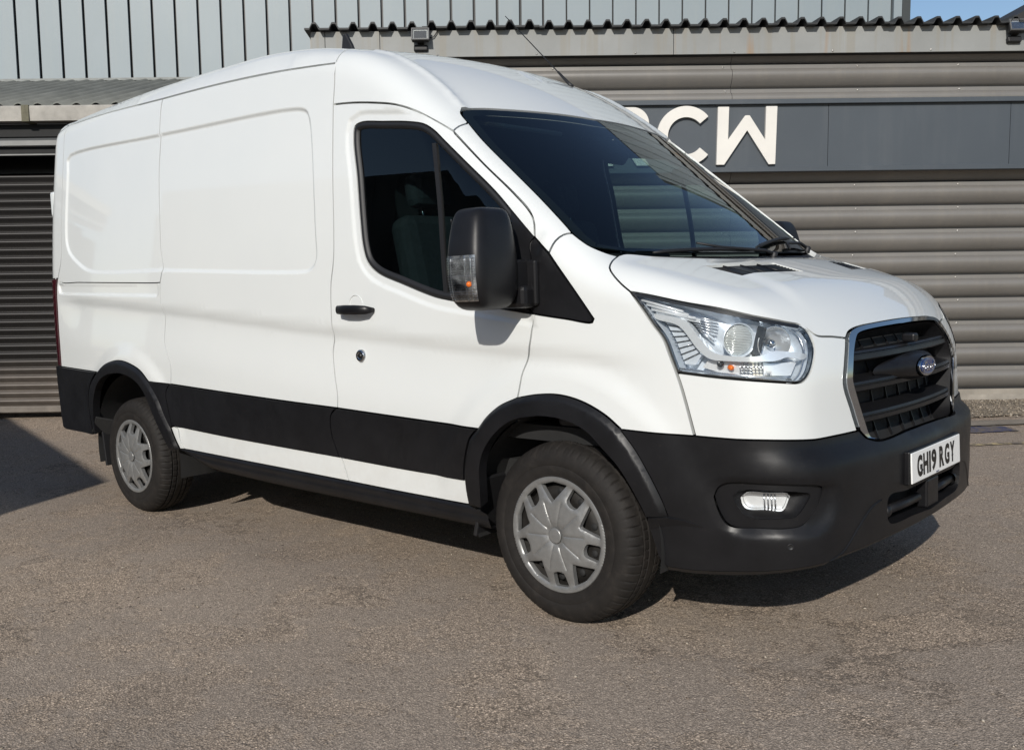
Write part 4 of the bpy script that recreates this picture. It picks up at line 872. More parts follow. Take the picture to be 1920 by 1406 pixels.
tyreM=NT('tyre_rubber'); tv=tyreM.coord(); tyreM.l(tyreM.ramp(tyreM.noise(tv,14,6,.7),[(.3,(.011,.0098,.009)),(.55,(.017,.015,.0135)),(.8,(.033,.028,.024))]),tyreM.p.inputs['Base Color']); tyreM.p.inputs['Roughness'].default_value=.7; tyreM.p.inputs['Specular IOR Level'].default_value=.25
tyreM.l(tyreM.bump(tyreM.noise(tv,150,3,.6),.35,.002),tyreM.p.inputs['Normal'])
tme=mesh('tyre',TV,TF,True); tme.materials.append(tyreM.m); cme=mesh('wheel_cover',CV,CFc,True); cme.materials.append(MT['silver'])
cme.set_sharp_from_angle(angle=math.radians(38)); tme.set_sharp_from_angle(angle=math.radians(40))
def wheel(x,s,rot):
    e=empty('wheel',parent=VAN); e.location=(x,s*-.982,.3495)
    # local frame: +y is the wheel's outward axis
    e.rotation_euler=(0,0,0)
    S=Matrix.Diagonal((1,-1*s,1,1))
    def mk(name,me,mat,sub=None):
        me2=me
        o=bpy.data.objects.new(name,me2); COL.objects.link(o); o.parent=e if sub is None else sub
        if sub is None: o.matrix_local=Matrix.Rotation(rot,4,'Y')@S if s>0 else Matrix.Rotation(rot,4,'Y')
        return o
    mk('tyre',tme,None); cv=mk('wheel_cover',cme,None)
    mb=MB(); mb.lathe([(.030,.012),(.029,.0145),(.024,.0155),(.001,.0150)],(0,0,0),(0,1,0),32); 
    b=mb.build('centre_cap',MT['silver'],cv)
    mb=MB(); 
    n=20; ov=[(.017*math.cos(t),.009*math.sin(t)) for t in np.linspace(0,2*math.pi,n,endpoint=False)]
    # rim barrel, dark steel disc with ventilation holes, hub
    mb=MB(); mb.lathe([(.215,-.012),(.212,-.03),(.198,-.045),(.192,-.08),(.190,-.20)],(0,0,0),(0,1,0),64); bar=mb.build('rim',MT['steel'],cv)
    mb=MB(); mb.lathe([(.195,-.055),(.170,-.030),(.14,-.028),(.10,-.045),(.07,-.03),(.001,-.03)],(0,0,0),(0,1,0),48); mb.build('steel_disc',MT['steel'],cv)
    mb=MB()
    for k in range(10):
        a=2*math.pi*k/10+.3; mb.lathe([(.014,.0),(.012,.004),(.001,.005)],(.165*math.cos(a),-.0275,.165*math.sin(a)),(0,1,0),14)
    o=mb.build('vent_hole',MT['dark'],cv); tag(o,kind='stuff')
    mb=MB(); mb.lathe([(.001,-.09),(.14,-.09),(.145,-.11),(.14,-.2),(.001,-.2)],(0,0,0),(0,1,0),32); mb.build('brake_drum',MT['steel'],cv)
for x,s,r_ in ((0,1,0.),(-3.3,1,math.radians(-22)),(0,-1,.4),(-3.3,-1,1.)): wheel(x,s,r_)
# wheel wells, floor and axle parts underneath
for s in BOTH:
    for cx,xa,xb in ((0,.40,-.375),(-3.3,-2.80,-3.79)):
        a0=0 if cx==0 else 0
        mb=MB(); n=26; V=[];Fq=[]
        for i in range(n+1):
            t=-.20+(math.pi+.40)*i/n; r=.455 if cx==0 else .49
            for y in (-.955,-.80,-.62): V.append((cx+r*math.cos(t)*(.98 if cx==0 else 1.04),s*y,.36+r*math.sin(t)))
            V.append((cx+.05*math.cos(t),s*-.60,.36+.05*math.sin(t)))
        for i in range(n):
            for j in range(3): Fq.append([i*4+j,i*4+j+1,(i+1)*4+j+1,(i+1)*4+j])
        mb.add(V,Fq,True); mb.build('wheel_arch_liner',MT['dark'],VAN)
mb=MB(); mb.box((-2.0,0,.50),(4.6,1.60,.16)); mb.build('underfloor',MT['dark'],VAN)
mb=MB(); mb.box((.55,0,.36),(.7,1.3,.10)); mb.build('engine_undertray',MT['dark'],VAN)
for s in BOTH:
    mb=MB(); mb.box((-1.9,s*.62,.38),(3.4,.09,.12),bev=.01); mb.build('chassis_rail',MT['dark'],VAN)
mb=MB(); mb.tube([(-3.3,-.85,.34),(-3.3,.85,.34)],.05,12); mb.lathe([(.001,-.13),(.1,-.1),(.14,0),(.1,.1),(.001,.13)],(-3.3,0,.34),(1,0,0),20); mb.build('rear_axle',MT['steel'],VAN)
mb=MB(); mb.tube([(0,-.85,.33),(0,.85,.33)],.03,10); mb.build('front_axle',MT['steel'],VAN)
mb=MB(); mb.tube([(-.6,.3,.30),(-2.2,.32,.30),(-2.7,.5,.32),(-4.2,.55,.36)],.03,10); mb.build('exhaust_pipe',MT['steel'],VAN)
mb=MB(); mb.box((-2.55,-.78,.36),(.16,.10,.12),bev=.01); mb.build('jacking_bracket',MT['steel'],VAN)
# mud flaps
for s in BOTH:
    mb=MB(); mb.box((-3.77,s*-.86,.37),(.018,.16,.26),rot=Matrix.Rotation(-.12,3,'Y'),bev=.004); mb.build('mud_flap',MT['seal'],VAN)
    mb=MB(); mb.box((-3.755,s*-.94,.50),(.012,.11,.12),rot=Matrix.Rotation(.6,3,'Y')@Matrix.Rotation(-.5*s,3,'Z'),bev=.003)
    mb.build('flap_bracket',MT['dark'],VAN)
    mb=MB(); mb.box((-.42,s*-.90,.40),(.02,.13,.26),rot=Matrix.Rotation(.25,3,'Y'),bev=.006); mb.build('mud_flap',MT['seal'],VAN)
# ---------- headlights ----------
hl=loop('hl_top','hl_fr','hl_bot','hl_rear')
def surfpts(name,off=0.,s=1):
    P=CF.cast(CF.to2(np.array(E[name]))); P=P+grad(P)*off; return P*np.array([1,s,1])
def inlay(name,parent,mat,key,off,thick,s,pts=None,sp=.02,smooth=False):
    L=dens2(np.vstack([E[key] if pts is None else pts,(E[key] if pts is None else pts)[:1]]),.012)[:-1]
    return patch(name,parent,mat,L,CF,sp=sp,off=off,thick=thick,gap=0,sides=(s,))[0]
chrM=MT['reflector']
refl2=simple('lamp_housing_silver',(.66,.72,.79),.28,.30,var=.15,scale=40,coat=.5)
ribM=NT('ribbed_lamp_glass'); rv=ribM.coord((1,1,1)); wv=ribM.n('TexWave',wave_type='BANDS',bands_direction='Z'); wv.inputs['Scale'].default_value=60; ribM.l(rv,wv.inputs[0]); ribM.p.inputs['Metallic'].default_value=.4; ribM.p.inputs['Base Color'].default_value=(.66,.69,.68,1); ribM.p.inputs['Roughness'].default_value=.16; ribM.l(ribM.bump(wv.outputs['Fac'],.8,.004),ribM.p.inputs['Normal'])
bowlM=simple('lamp_bowl_chrome',(.70,.72,.74),.15,.7)
darkgl=simple('lamp_dark_plastic',(.03,.035,.04),.2,coat=.5)  # dark glossy plastic for the divider, cap and guide facets
for s in BOTH:
    H=empty('headlight',parent=VAN)
    patch('lens_cover',H,MT['lens'],hl,CF,sp=.03,off=.002,thick=.006,gap=.004,sides=(s,))
    U=CF.to2(hl); a0=inset2(U,.0015); a1=inset2(U,.0065); a2=inset2(U,.010)
    A=proj_pts(CF,a0,-.004); B=proj_pts(CF,a1,-.003); C0=proj_pts(CF,a1,-.020); Dp=proj_pts(CF,a2,-.075)
    S3=np.array([1,s,1]); 
    for nm,X,Y,mt in (('headlight_seal',A*S3,B*S3,MT['seal']),('bezel_wall',B*S3,C0*S3,MT['chrome']),('housing_wall',C0*S3,Dp*S3,refl2)):
        n=len(X); V=list(X)+list(Y); Fq=[[i,(i+1)%n,n+(i+1)%n,n+i] for i in range(n)]
        link(nm,mesh(nm,V,Fq if s>0 else [f[::-1] for f in Fq],True),mt,H)
    # black top strip of the surround
    tp=CF.to2(catmull(E['hl_top'],.03)); tA=proj_pts(CF,tp+[0,-.003],.0)*S3; tB=proj_pts(CF,tp+[0,-.013],-.004)*S3; n=len(tA)
    link('surround_strip',mesh('surround_strip',list(tA)+list(tB),[[i,i+1,n+i+1,n+i] if s>0 else [i,n+i,n+i+1,i+1] for i in range(n-1)],True),MT['seal'],H)
    patch('lamp_back',H,refl2,hl,CF,sp=.03,off=-.075,thick=0,gap=.010,sides=(s,))
    # stepped louvres top rear
    mb=MB()
    for i,k in enumerate(('hi_r1','hi_r2','hi_r3')):
        P=surfpts(k,-.020-.004*i,s); mb.tube([P[0],(P[0]+P[1])/2,P[1]],.0045,8)
        P=surfpts(k,-.045,s); mb.tube([P[0]+np.array([.01,0,-.008]),P[1]+np.array([.01,0,-.008])],.007,6)
    o=mb.build('lamp_louvres',chrM,H); tag(o,kind='stuff')
    # daytime light guide block with vertical facets and the chrome chevron
    d=inlay('light_guide',H,refl2,'hi_drl',-.034,.03,s)
    q=CF.to2(np.array(E['hi_drl'])); mb=MB()
    for t in np.linspace(.08,.92,7):
        a=q[0]*(1-t)+q[4]*t; b=q[1]*(1-t)+q[2]*t; m=proj_pts(CF,np.array([a,b]),-.030)*S3; mb.tube(m,.0022,4)
    tag(mb.build('guide_facets',darkgl,d),kind='stuff')
    ch=patch('chrome_chevron',H,chrM,catmull(E['hi_chev']+[E['hi_chev'][0]],.015)[:-1],CF,sp=.012,off=-.016,thick=.03,gap=0,sides=(s,))[0]
    ch.data.materials[0]=simple('chevron_chrome',(.86,.90,.94),.16,.50,coat=.4) if s>0 else bpy.data.materials['chevron_chrome']
    # main and dipped beam bowls
    for key,rr_,rib in (('hi_lampA',.054,True),('hi_lampB',.056,False)):
        C=surfpts(key,0,s)[0]; 
        Pc=CF.cast(CF.to2(np.array(E[key][:1]))); Nn=grad(Pc)[0]*np.array([1,s,1]); ax=Vector(Nn*.35+np.array([.94,0,0]))  # bowls look forward
        ax=Vector((.80,-s*.60,0)).normalized(); c0=Vector(C)-Vector(Nn)*.045
        bowl=MB().lathe([(rr_+.003,.016),(rr_+.001,.018),(rr_,.015),(rr_*.9,-.006),(rr_*.7,-.022),(rr_*.42,-.034),(.008,-.038)],c0,ax,40).build('lamp_bowl',refl2 if rib else bowlM,H)
        if rib:
            MB().lathe([(rr_*.95,.004),(rr_*.90,.010),(rr_*.72,.016),(rr_*.5,.020),(rr_*.25,.022),(.001,.023)],c0,ax,32).build('projector_lens',ribM.m,bowl)
        else:
            MB().lathe([(.016,-.03),(.014,.0),(.009,.006),(.001,.007)],c0,ax,20).build('bulb_shield',MT['chrome'],bowl)
    mb=MB(); q=CF.to2(np.array(E['hi_lead']))
    for k in range(7):
        a_=q[0]*(1-k/6)+q[4]*k/6; b_=q[1]*(1-k/6)+q[3]*k/6; m=proj_pts(CF,np.array([a_,(a_+b_)/2,b_-[.0,.006]]),-.050)*S3; mb.tube(m,.0030,5)
    P=CF.to2(catmull(E['hl_fr'],.02)); m=proj_pts(CF,P+[.014,0],-.030)*S3; mb.tube(m,.004,6)
    P=CF.to2(catmull(E['hl_bot'],.03)); m=proj_pts(CF,P+[0,.012],-.022)*S3; mb.tube(m,.0035,6)
    tag(mb.build('reflector_facets',MT['badge_silver'],H),kind='stuff')
    # divider bar between bowls
    a,b=surfpts('hi_lampA',-.03,s)[1],surfpts('hi_lampB',-.03,s)[0]
    mid=(a*.62+b*.38); MB().box(mid,(.03,.012,.10),rot=Matrix.Rotation(.25,3,'Y'),bev=.003).build('lamp_divider',darkgl,H)
    lowp=inlay('lower_reflector',H,chrM,'hi_low',-.045,.02,s)
    C=surfpts('hi_amber',-.034,s)[0]; MB().lathe([(.001,.012),(.007,.010),(.009,.0),(.009,-.01)],C,(.75,-s*.66,0),16).build('amber_bulb',MT['amber'],lowp)
    C=surfpts('hi_dk',-.030,s)[0]; MB().lathe([(.012,.004),(.011,.008),(.001,.006)],C,(.7,-s*.7,0),20).build('lamp_cap',darkgl,lowp)
    Q=CF.to2(np.array(E['hi_low'])); mb=MB(); lo_,hi_=Q.min(0),Q.max(0)
    for t in np.linspace(.34,.56,7):
        u=lo_[0]+(hi_[0]-lo_[0])*(1-t) if False else hi_[0]-(hi_[0]-lo_[0])*t
        m=proj_pts(CF,np.array([[u,hi_[1]-.006],[u,lo_[1]+.006]]),-.036)*S3; mb.tube(m,.0022,4)
    for z in np.linspace(lo_[1]+.01,hi_[1]-.01,4):
        m=proj_pts(CF,np.array([[hi_[0]-(hi_[0]-lo_[0])*.34,z],[hi_[0]-(hi_[0]-lo_[0])*.56,z]]),-.036)*S3; mb.tube(m,.0018,4)
    tag(mb.build('reflector_ribs',MT['badge_silver'],lowp),kind='stuff')
def text_mesh(txt,size,font_scale_x,depth,offset=0.,spacing=1.):
    cu=bpy.data.curves.new('t','FONT'); cu.body=txt; cu.size=size; cu.extrude=depth; cu.offset=offset; cu.align_x='CENTER'; cu.align_y='CENTER'; cu.space_character=spacing; cu.resolution_u=6
    o=bpy.data.objects.new('t',cu); COL.objects.link(o); dg=bpy.context.evaluated_depsgraph_get(); me=bpy.data.meshes.new_from_object(o.evaluated_get(dg)); bpy.data.objects.remove(o); bpy.data.curves.remove(cu)
    v=np.empty(len(me.vertices)*3); me.vertices.foreach_get('co',v); v=v.reshape(-1,3); c=(v.min(0)+v.max(0))/2; v=v-c; v[:,0]*=font_scale_x
    me.vertices.foreach_set('co',v.ravel()); me.materials.clear(); me.update(); return me,v
# ---------- grille ----------
GR=empty('grille',parent=VAN)
go=loop('bon_f2',mir=False); 
gout=loop('-bon_f2','chr_l','chr_b',mir=True); gin=loop('chr_in',mir=True)
fr_=patch('chrome_surround',GR,MT['chrome'],gout,CF,holes=[gin],sp=.02,thick=.03,gap=.004,
   off=.010)[0]
gridback=patch('grille_backing',GR,MT['dark'],gout,CF,sp=.05,off=-.085,thick=0,gap=0)[0]
Ui=CF.to2(gin); A=proj_pts(CF,inset2(Ui,.0),.0); B=proj_pts(CF,inset2(Ui,.002),-.08)
stripmesh('grille_wall',GR,pl,A,B,closed=True)
def gy(z):   # half width of the opening at height z, from the inner outline
    c=np.array(sorted([(q[2],-q[1]) for q in E['chr_in'] if -q[1]>.34],key=lambda t:t[0])); return float(np.interp(z,c[:,0],c[:,1]))-.006
def y2th(y,z): 
    x=float(XC(z)-.15*y*y-.05*max(abs(y)-.45,0)**2); return math.atan2(-y,x-CF.cx)
def bar(name,zc,prof,mat=pl):
    rows=[]
    for dz,off in prof:
        z=zc+dz; hw=gy(zc+dz*.6); ys=np.linspace(-hw,hw,33); rows.append(proj_pts(CF,np.array([[y2th(y,z),z] for y in ys]),off))
    n=33; V=np.vstack(rows); Fq=[[k*n+i,k*n+i+1,(k+1)*n+i+1,(k+1)*n+i] for k in range(len(rows)-1) for i in range(n-1)]
    me=mesh(name,V,Fq,True); me.set_sharp_from_angle(angle=math.radians(30)); return link(name,me,mat,GR)
for zc in (1.005,.898,.787): 
    bar('grille_bar',zc,[(.040,-.075),(.030,-.050),(.019,-.014),(.017,-.007),(.008,-.004),(.006,-.010),(.002,-.010),(.000,-.003),(-.014,-.004),(-.017,-.008),(-.018,-.014),(-.014,-.06)])
for z0,z1,nn in ((1.022,1.075,7),(.915,.985,7),(.805,.880,7),(.725,.770,7)):
    for i in range(nn):
        y=-.42+.84*(i+.5)/nn
        if z0==.915 and abs(y)<.16: continue
        if abs(y)>gy((z0+z1)/2)-.01: continue
        P=proj_pts(CF,np.array([[y2th(y,z0),z0-.01],[y2th(y,z1),z1+.02]]),-.080); Q2=proj_pts(CF,np.array([[y2th(y,z0),z0-.01],[y2th(y,z1),z1+.02]]),-.062)
        V=[P[0]+[0,.002,0],Q2[0]+[0,.002,0],P[1]+[0,.002,0],P[0]-[0,.002,0],Q2[0]-[0,.002,0],P[1]-[0,.002,0]]
        link('grille_fin',mesh('grille_fin',V,[[0,1,2],[3,5,4],[0,3,4,1],[1,4,5,2],[2,5,3,0]]),pl,GR)
# badge boss, badge, script
bx=float(XC(.935))
boss=MB(); n=24; V=[];Fq=[]
for k,(sc_,xo,zz) in enumerate(((1.0,.030,1.0),(1.15,.022,1.06),(2.4,-.012,.85),(3.3,-.045,.6))):
    for i in range(n):
        t=2*math.pi*i/n; V.append((bx+xo,.092*sc_*math.cos(t),.935+.040*(1+(zz-1)*1.5 if k<2 else zz*1.6)*math.sin(t)))
for k in range(3):
    for i in range(n): Fq.append([k*n+i,k*n+(i+1)%n,(k+1)*n+(i+1)%n,(k+1)*n+i])
boss.add(V,Fq,True); boss.build('badge_boss',pl,GR)
def oval(a,b,n=40): return [(a*math.cos(t),b*math.sin(t)) for t in np.linspace(0,2*math.pi,n,endpoint=False)]
BX=bx+.030
badge=MB().prism(oval(.082,.036),(BX,0,.935),(0,1,0),(0,0,1),(1,0,0),.012,bev=.003).build('badge',MT['chrome'],GR)
MB().prism(oval(.075,.030),(BX+.008,0,.935),(0,1,0),(0,0,1),(1,0,0),.007,bev=.001).build('badge_face',MT['badge_blue'],badge)
mb=MB(); mb.tube([(BX+.0155,.069*math.cos(t),.935+.0255*math.sin(t)) for t in np.linspace(0,2*math.pi,41)],.0009,6,cap=False)
mb.build('badge_line',MT['badge_silver'],badge)
me_,v_=text_mesh('Ford',.1,1,.0015,offset=.0012)
w0=v_[:,0].max()-v_[:,0].min(); h0=v_[:,1].max()-v_[:,1].min(); v_=v_*np.array([.100/w0,.034/h0,1]); v_[:,0]+=v_[:,1]*.45
me_.vertices.foreach_set('co',np.stack([v_[:,2]+BX+.0165,v_[:,0],v_[:,1]+.935],1).ravel()); me_.name='badge_script'; me_.update(); link('badge_script',me_,MT['badge_silver'],badge)
# front camera pod on upper grille
MB().box((float(XC(1.045))-.005,.0,1.040),(.05,.045,.032),bev=.008).build('camera_pod',pl,GR)
# ---------- number plate ----------
PX=1.047; tilt=-.03
NP=MB().box((0,0,0),(.006,.520,.111),bev=.0025).build('number_plate',MT['white_trim'],VAN); NP.location=(PX,0,.588); NP.rotation_euler=(0,tilt,0)
def glyph(ch,x0,wd,ht,parent,name='plate_character'):
    me,v=text_mesh(ch,.1,1,.0006,offset=.0042); w0=v[:,0].max()-v[:,0].min(); h0=v[:,1].max()-v[:,1].min()
    v=v*np.array([wd/w0,ht/h0,1]); V=np.stack([v[:,2]+.0036,v[:,0]+x0,v[:,1]],1); me.vertices.foreach_set('co',V.ravel()); me.name=name; me.update()
    return link(name,me,MT['letter_black'],parent)
cw=.051; gp=.0095; x=-(7*cw+5*gp+.033-.020)/2
for ch in 'GH19 RGY':
    if ch==' ': x+=.033-gp; continue
    wd=.016 if ch=='1' else cw
    glyph(ch if ch!='1' else 'I',x+wd/2,wd,.079,NP); x+=wd+gp
MB().box((.0036,.0,-.049),(.001,.030,.004)).build('maker_mark',MT['badge_blue'],NP)
for y,z in ((-.165,-.018),(.165,-.012)): MB().lathe([(.006,0),(.005,.003),(.001,.0035)],(.0036,y,z),(1,0,0),12).build('plate_screw',MT['letter_black'],NP)
# ---------- bumper details ----------
for s in BOTH:
    S3=np.array([1,s,1]); FG=empty('fog_lamp',parent=VAN)
    fo_=CF.to2(fog); fin=CF.to2(catmull(E['fog_in']+[E['fog_in'][0]],.012)[:-1]); 
    patch('fog_bezel',FG,pl,fog,CF,holes=[CF.cast(fin)],sp=.012,off=-.020,thick=.02,gap=-.002,sides=(s,))
    n=120
    def resamp(L,n):
        L=np.vstack([L,L[:1]]); d=np.r_[0,np.cumsum(np.linalg.norm(np.diff(L,axis=0),axis=1))]; t=np.linspace(0,d[-1],n,endpoint=False); return np.stack([np.interp(t,d,L[:,i]) for i in (0,1)],1)
    a=resamp(fin,60); c=a.mean(0); A=proj_pts(CF,a,-.020)*S3; b2=c+(a-c)*.80; B=proj_pts(CF,b2,-.060)*S3
    m=60; link('fog_recess',mesh('fog_recess',list(A)+list(B)+[B.mean(0)],[[i,(i+1)%m,m+(i+1)%m,m+i] if s>0 else [i,m+i,m+(i+1)%m,(i+1)%m] for i in range(m)]+[[m+i,m+(i+1)%m,2*m] for i in range(m)],True),pl,FG)
    ll=catmull(E['fog_lens']+[E['fog_lens'][0]],.01)[:-1]
    lr=patch('fog_reflector',FG,chrM,ll,CF,sp=.012,off=-.046,thick=.02,gap=0,sides=(s,),)[0]
    patch('fog_lens',FG,MT['lens'],ll,CF,sp=.03,off=-.022,thick=.02,gap=0,sides=(s,))
    Ul=CF.to2(ll); lo_,hi_=Ul.min(0),Ul.max(0); mb=MB()
    for t in (.30,.38,.46,.54): mb.tube(proj_pts(CF,np.array([[lo_[0]+(hi_[0]-lo_[0])*t,lo_[1]+.004],[lo_[0]+(hi_[0]-lo_[0])*(t+.02),hi_[1]-.004]]),-.040)*S3,.003,6)
    tag(mb.build('reflector_ribs',MT['badge_silver'],lr),kind='stuff')
    P=CF.to2(catmull(E['ledge'],.02)); P=P[::-1] if P[0,0]<P[-1,0] else P; n=len(P); w_=np.linspace(1,.1,n)[:,None] if E['ledge'][0][0]<E['ledge'][-1][0] else np.linspace(.1,1,n)[:,None]
    if P[0,0]<P[-1,0]: w_=w_[::-1]
    A=proj_pts(CF,P+np.hstack([0*w_,.004*w_]),.006)*S3; B=(proj_pts(CF,P,.006)+grad(proj_pts(CF,P,0))*.014*w_)*S3; Cq=proj_pts(CF,P-np.hstack([0*w_,.05*w_]),.006)*S3
    link('bumper_ledge',mesh('bumper_ledge',list(A)+list(B)+list(Cq),[[k*n+i,k*n+i+1,(k+1)*n+i+1,(k+1)*n+i] for k in range(2) for i in range(n-1)],False),pl,BUMP)
    P=surfpts('sensor',.006,1); N_=grad(P)[0]; MB().lathe([(.011,0),(.0105,.0025),(.0085,.003),(.008,.001),(.001,.002)],Vector(P[0]*S3),Vector(N_*S3),20).build('parking_sensor',MT['seal'],BUMP)
    # lower valance crease strips
    P=CF.to2(catmull(E['val_seam'],.02)); A=proj_pts(CF,P+[0.004,0],.0105)*S3; B=proj_pts(CF,P-[.006,0],.004)*S3; Cq=proj_pts(CF,P+[.010,0.0],.004)*S3; n=len(P)
    link('valance_crease',mesh('valance_crease',list(B)+list(A)+list(Cq),[[k*n+i,k*n+i+1,(k+1)*n+i+1,(k+1)*n+i] if s>0 else [k*n+i,(k+1)*n+i,(k+1)*n+i+1,k*n+i+1] for k in range(2) for i in range(n-1)],True),pl,BUMP)
# intake: dark box, two tubes, centre post
Ui=CF.to2(intk); A=proj_pts(CF,Ui,.0); B=proj_pts(CF,Ui,-.09); stripmesh('intake_wall',BUMP,pl,A,B,closed=True)
patch('intake_back',BUMP,MT['dark'],intk,CF,sp=.06,off=-.085,thick=0,gap=-.01)
for s in BOTH:
    mb=MB(); mb.tube([(.985,s*-.345,.445),(1.0,s*-.20,.447),(1.005,s*-.08,.449)],.017,12); mb.lathe([(.024,-.014),(.026,0),(.024,.014),(.001,.014)],(.985,s*-.352,.445),(-.1,s*-1,0),18); mb.build('intake_bar',pl,BUMP)
MB().box((1.002,.035,.452),(.045,.125,.110),bev=.008).build('intake_post',pl,BUMP)
MB().box((1.033,0,.588),(.022,.535,.122),bev=.005).build('plate_holder',pl,BUMP)
# bumper lower lip
lip=catmull(E['bu_bot'],.04); U=CF.to2(lip); full=np.vstack([U,(U[:-1]*[-1,1])[::-1]])
A=proj_pts(CF,full,.004); B=proj_pts(CF,full-[0,.018],-.012); C0=proj_pts(CF,full-[0,.020],-.10)
stripmesh('bumper_lip',BUMP,MT['seal'],A,B); stripmesh('bumper_lip',BUMP,MT['seal'],B,C0)
# ---------- wipers, antennas ----------
def topz(x,y): return TUNW.cast(TUNW.to2(np.array([[x,y,1.5]])))[0]
def scr(x,y,o=0.):
    z=1.5
    lo_,hi_=1.0,2.75
    for _ in range(30):
        m=(lo_+hi_)/2
        if F(np.array([[x,y,m]]))[0]>0: hi_=m
        else: lo_=m
    return Vector((x,y,hi_+o))
for y0,y1,x0,x1 in ((.66,.08,.20,.335),(.0,-.60,.36,.275)):
    mb=MB(); arm=[scr(x0+.04,y0,.008),scr(x0+.02,y0-.04,.018),scr((x0+x1)/2+.01,(y0+y1)/2,.018),scr(x1,y1+.2,.016)]
    mb.tube(arm,[.009,.007,.006,.004],8); mb.lathe([(.014,-.02),(.014,.008),(.007,.012),(.001,.012)],arm[0],(.3,0,1),14); o=mb.build('wiper_arm',MT['seal'],VAN)
    mb=MB(); mb.tube([scr(x0-.005+(x1-x0)*t,y0-.10+(y1-y0)*t,.010) for t in np.linspace(0,1,10)],[.004]+[.008]*8+[.004],6); mb.build('wiper_blade',MT['seal'],o)
mb=MB(); a0=scr(-.90,.36,0); dr=Vector((-.72,.05,.70)).normalized(); mb.tube([a0,a0+dr*.03,a0+dr*.13,a0+dr*.14,a0+dr*.66],[.012,.009,.006,.0032,.0022],8); mb.build('roof_aerial',MT['seal'],VAN)
f0=scr(-1.65,-.50,0); mb=MB(); mb.prism([(-.055,-.02),(-.035,.085),(-.012,.098),(.03,.035),(.055,-.02)],f0-Vector((0,.010,0)),(1,0,0),(0,0,1),(0,1,0),.020,bev=.006); mb.build('fin_aerial',MT['seal'],VAN)
# ---------- cab interior ----------
CAB=empty('cab_interior',parent=VAN)
def seat(y,wd):
    mb=MB(); mb.box((-.80,y,1.00),(.50,wd,.16),bev=.05); c=mb.build('seat_cushion',MT['seat'],CAB)
    mb=MB(); mb.box((-1.06,y,1.33),(.15,wd,.62),rot=Matrix.Rotation(-.22,3,'Y'),bev=.055); b=mb.build('seat_backrest',MT['seat'],CAB)
    ys=[y] if wd<.6 else [y-.23,y+.23]
    for yy in ys:
        mb=MB(); mb.box((-1.16,yy,1.76),(.10,.25,.17),rot=Matrix.Rotation(-.15,3,'Y'),bev=.04); hd=mb.build('headrest',MT['seat'],CAB)
        for d in (-.06,.06): MB().tube([(-1.13,yy+d,1.60),(-1.15,yy+d,1.70)],.006,8).build('headrest_post',MT['chrome'],hd)
seat(-.46,.50); seat(.33,.88)
mb=MB(); mb.prism([(.30,1.30),(.12,1.345),(-.06,1.355),(-.16,1.31),(-.18,1.18),(-.05,1.0),(-.05,.75),(.30,.75)],(0,-.90,0),(1,0,0),(0,0,1),(0,1,0),1.80,bev=.02); mb.build('dashboard',MT['dash'],CAB)
mb=MB(); mb.box((-.03,-.42,1.375),(.20,.34,.06),bev=.02); mb.build('instrument_hood',MT['dash'],CAB)
mb=MB(); c=Vector((-.30,-.44,1.27)); ax=Vector((-.55,0,.83)).normalized(); u=Vector((0,1,0)); v=ax.cross(u)
mb.tube([c+(u*math.cos(t)+v*math.sin(t))*.19 for t in np.linspace(0,2*math.pi,33)],.014,8,cap=False)
sw=mb.build('steering_wheel',MT['dash'],CAB)
mb=MB(); mb.tube([c-u*.18,c-ax*.02,c+u*.18],.016,8); mb.tube([c-ax*.02,c-v*.18],.016,8); mb.lathe([(.07,-.03),(.065,.0),(.001,.01)],c-ax*.02,ax,20); mb.tube([c-ax*.03,c-ax*.25],.03,10); mb.build('wheel_spokes',MT['dash'],sw)
MB().box((-1.30,0,1.47),(.03,1.72,1.52)).build('bulkhead',MT['dash'],CAB)
MB().box((-.55,0,.72),(1.6,1.8,.06)).build('cab_floor',MT['dark'],CAB)
mb=MB(); P=scr(-.40,0,-.05); mb.box((P.x-.02,0,P.z-.03),(.16,.14,.07),rot=Matrix.Rotation(.65,3,'Y'),bev=.02); mb.build('sensor_pod',MT['dash'],CAB)
MB().box((-.60,.915,1.86),(.11,.003,.06)).build('window_sticker',simple('pale_green_sticker',(.55,.72,.60),.5),CAB)
for s in BOTH:
    MB().box((P.x-.20,s*.42,P.z+.06),(.18,.40,.02),rot=Matrix.Rotation(.25,3,'Y'),bev=.008).build('sun_visor',MT['headliner'],CAB)

# ---------- the yard and buildings ----------
HH=Vector((.72465,.68865,-.02520)).normalized(); UU=(Vector((0,0,1))-HH*HH.z).normalized(); NN=HH.cross(UU)
OB=Vector((-.82,6.2,0))
BM=Matrix(((HH.x,-NN.x,UU.x,OB.x),(HH.y,-NN.y,UU.y,OB.y),(HH.z,-NN.z,UU.z,OB.z),(0,0,0,1)))
def gz(x,y):
    """yard level: flat round the van, rising to the foot of the building"""
    P=-(UU.x*(x-OB.x)+UU.y*(y-OB.y))/UU.z
    d=np.hypot(np.maximum(np.abs(x+1.3)-3.6,0),np.maximum(np.abs(y)-1.6,0)) if False else np.maximum(0,((x+1.65)*-.689+(y)*.725))
    t=np.clip((d-1.6)/3.6,0,1); t=t*t*(3-2*t); return P*t*(1-np.clip((np.hypot(x,y)-25)/20,0,1))
def bthing(name,label,cat,group=None): 
    e=empty(name,label,cat,group=group); e.matrix_world=BM; return e
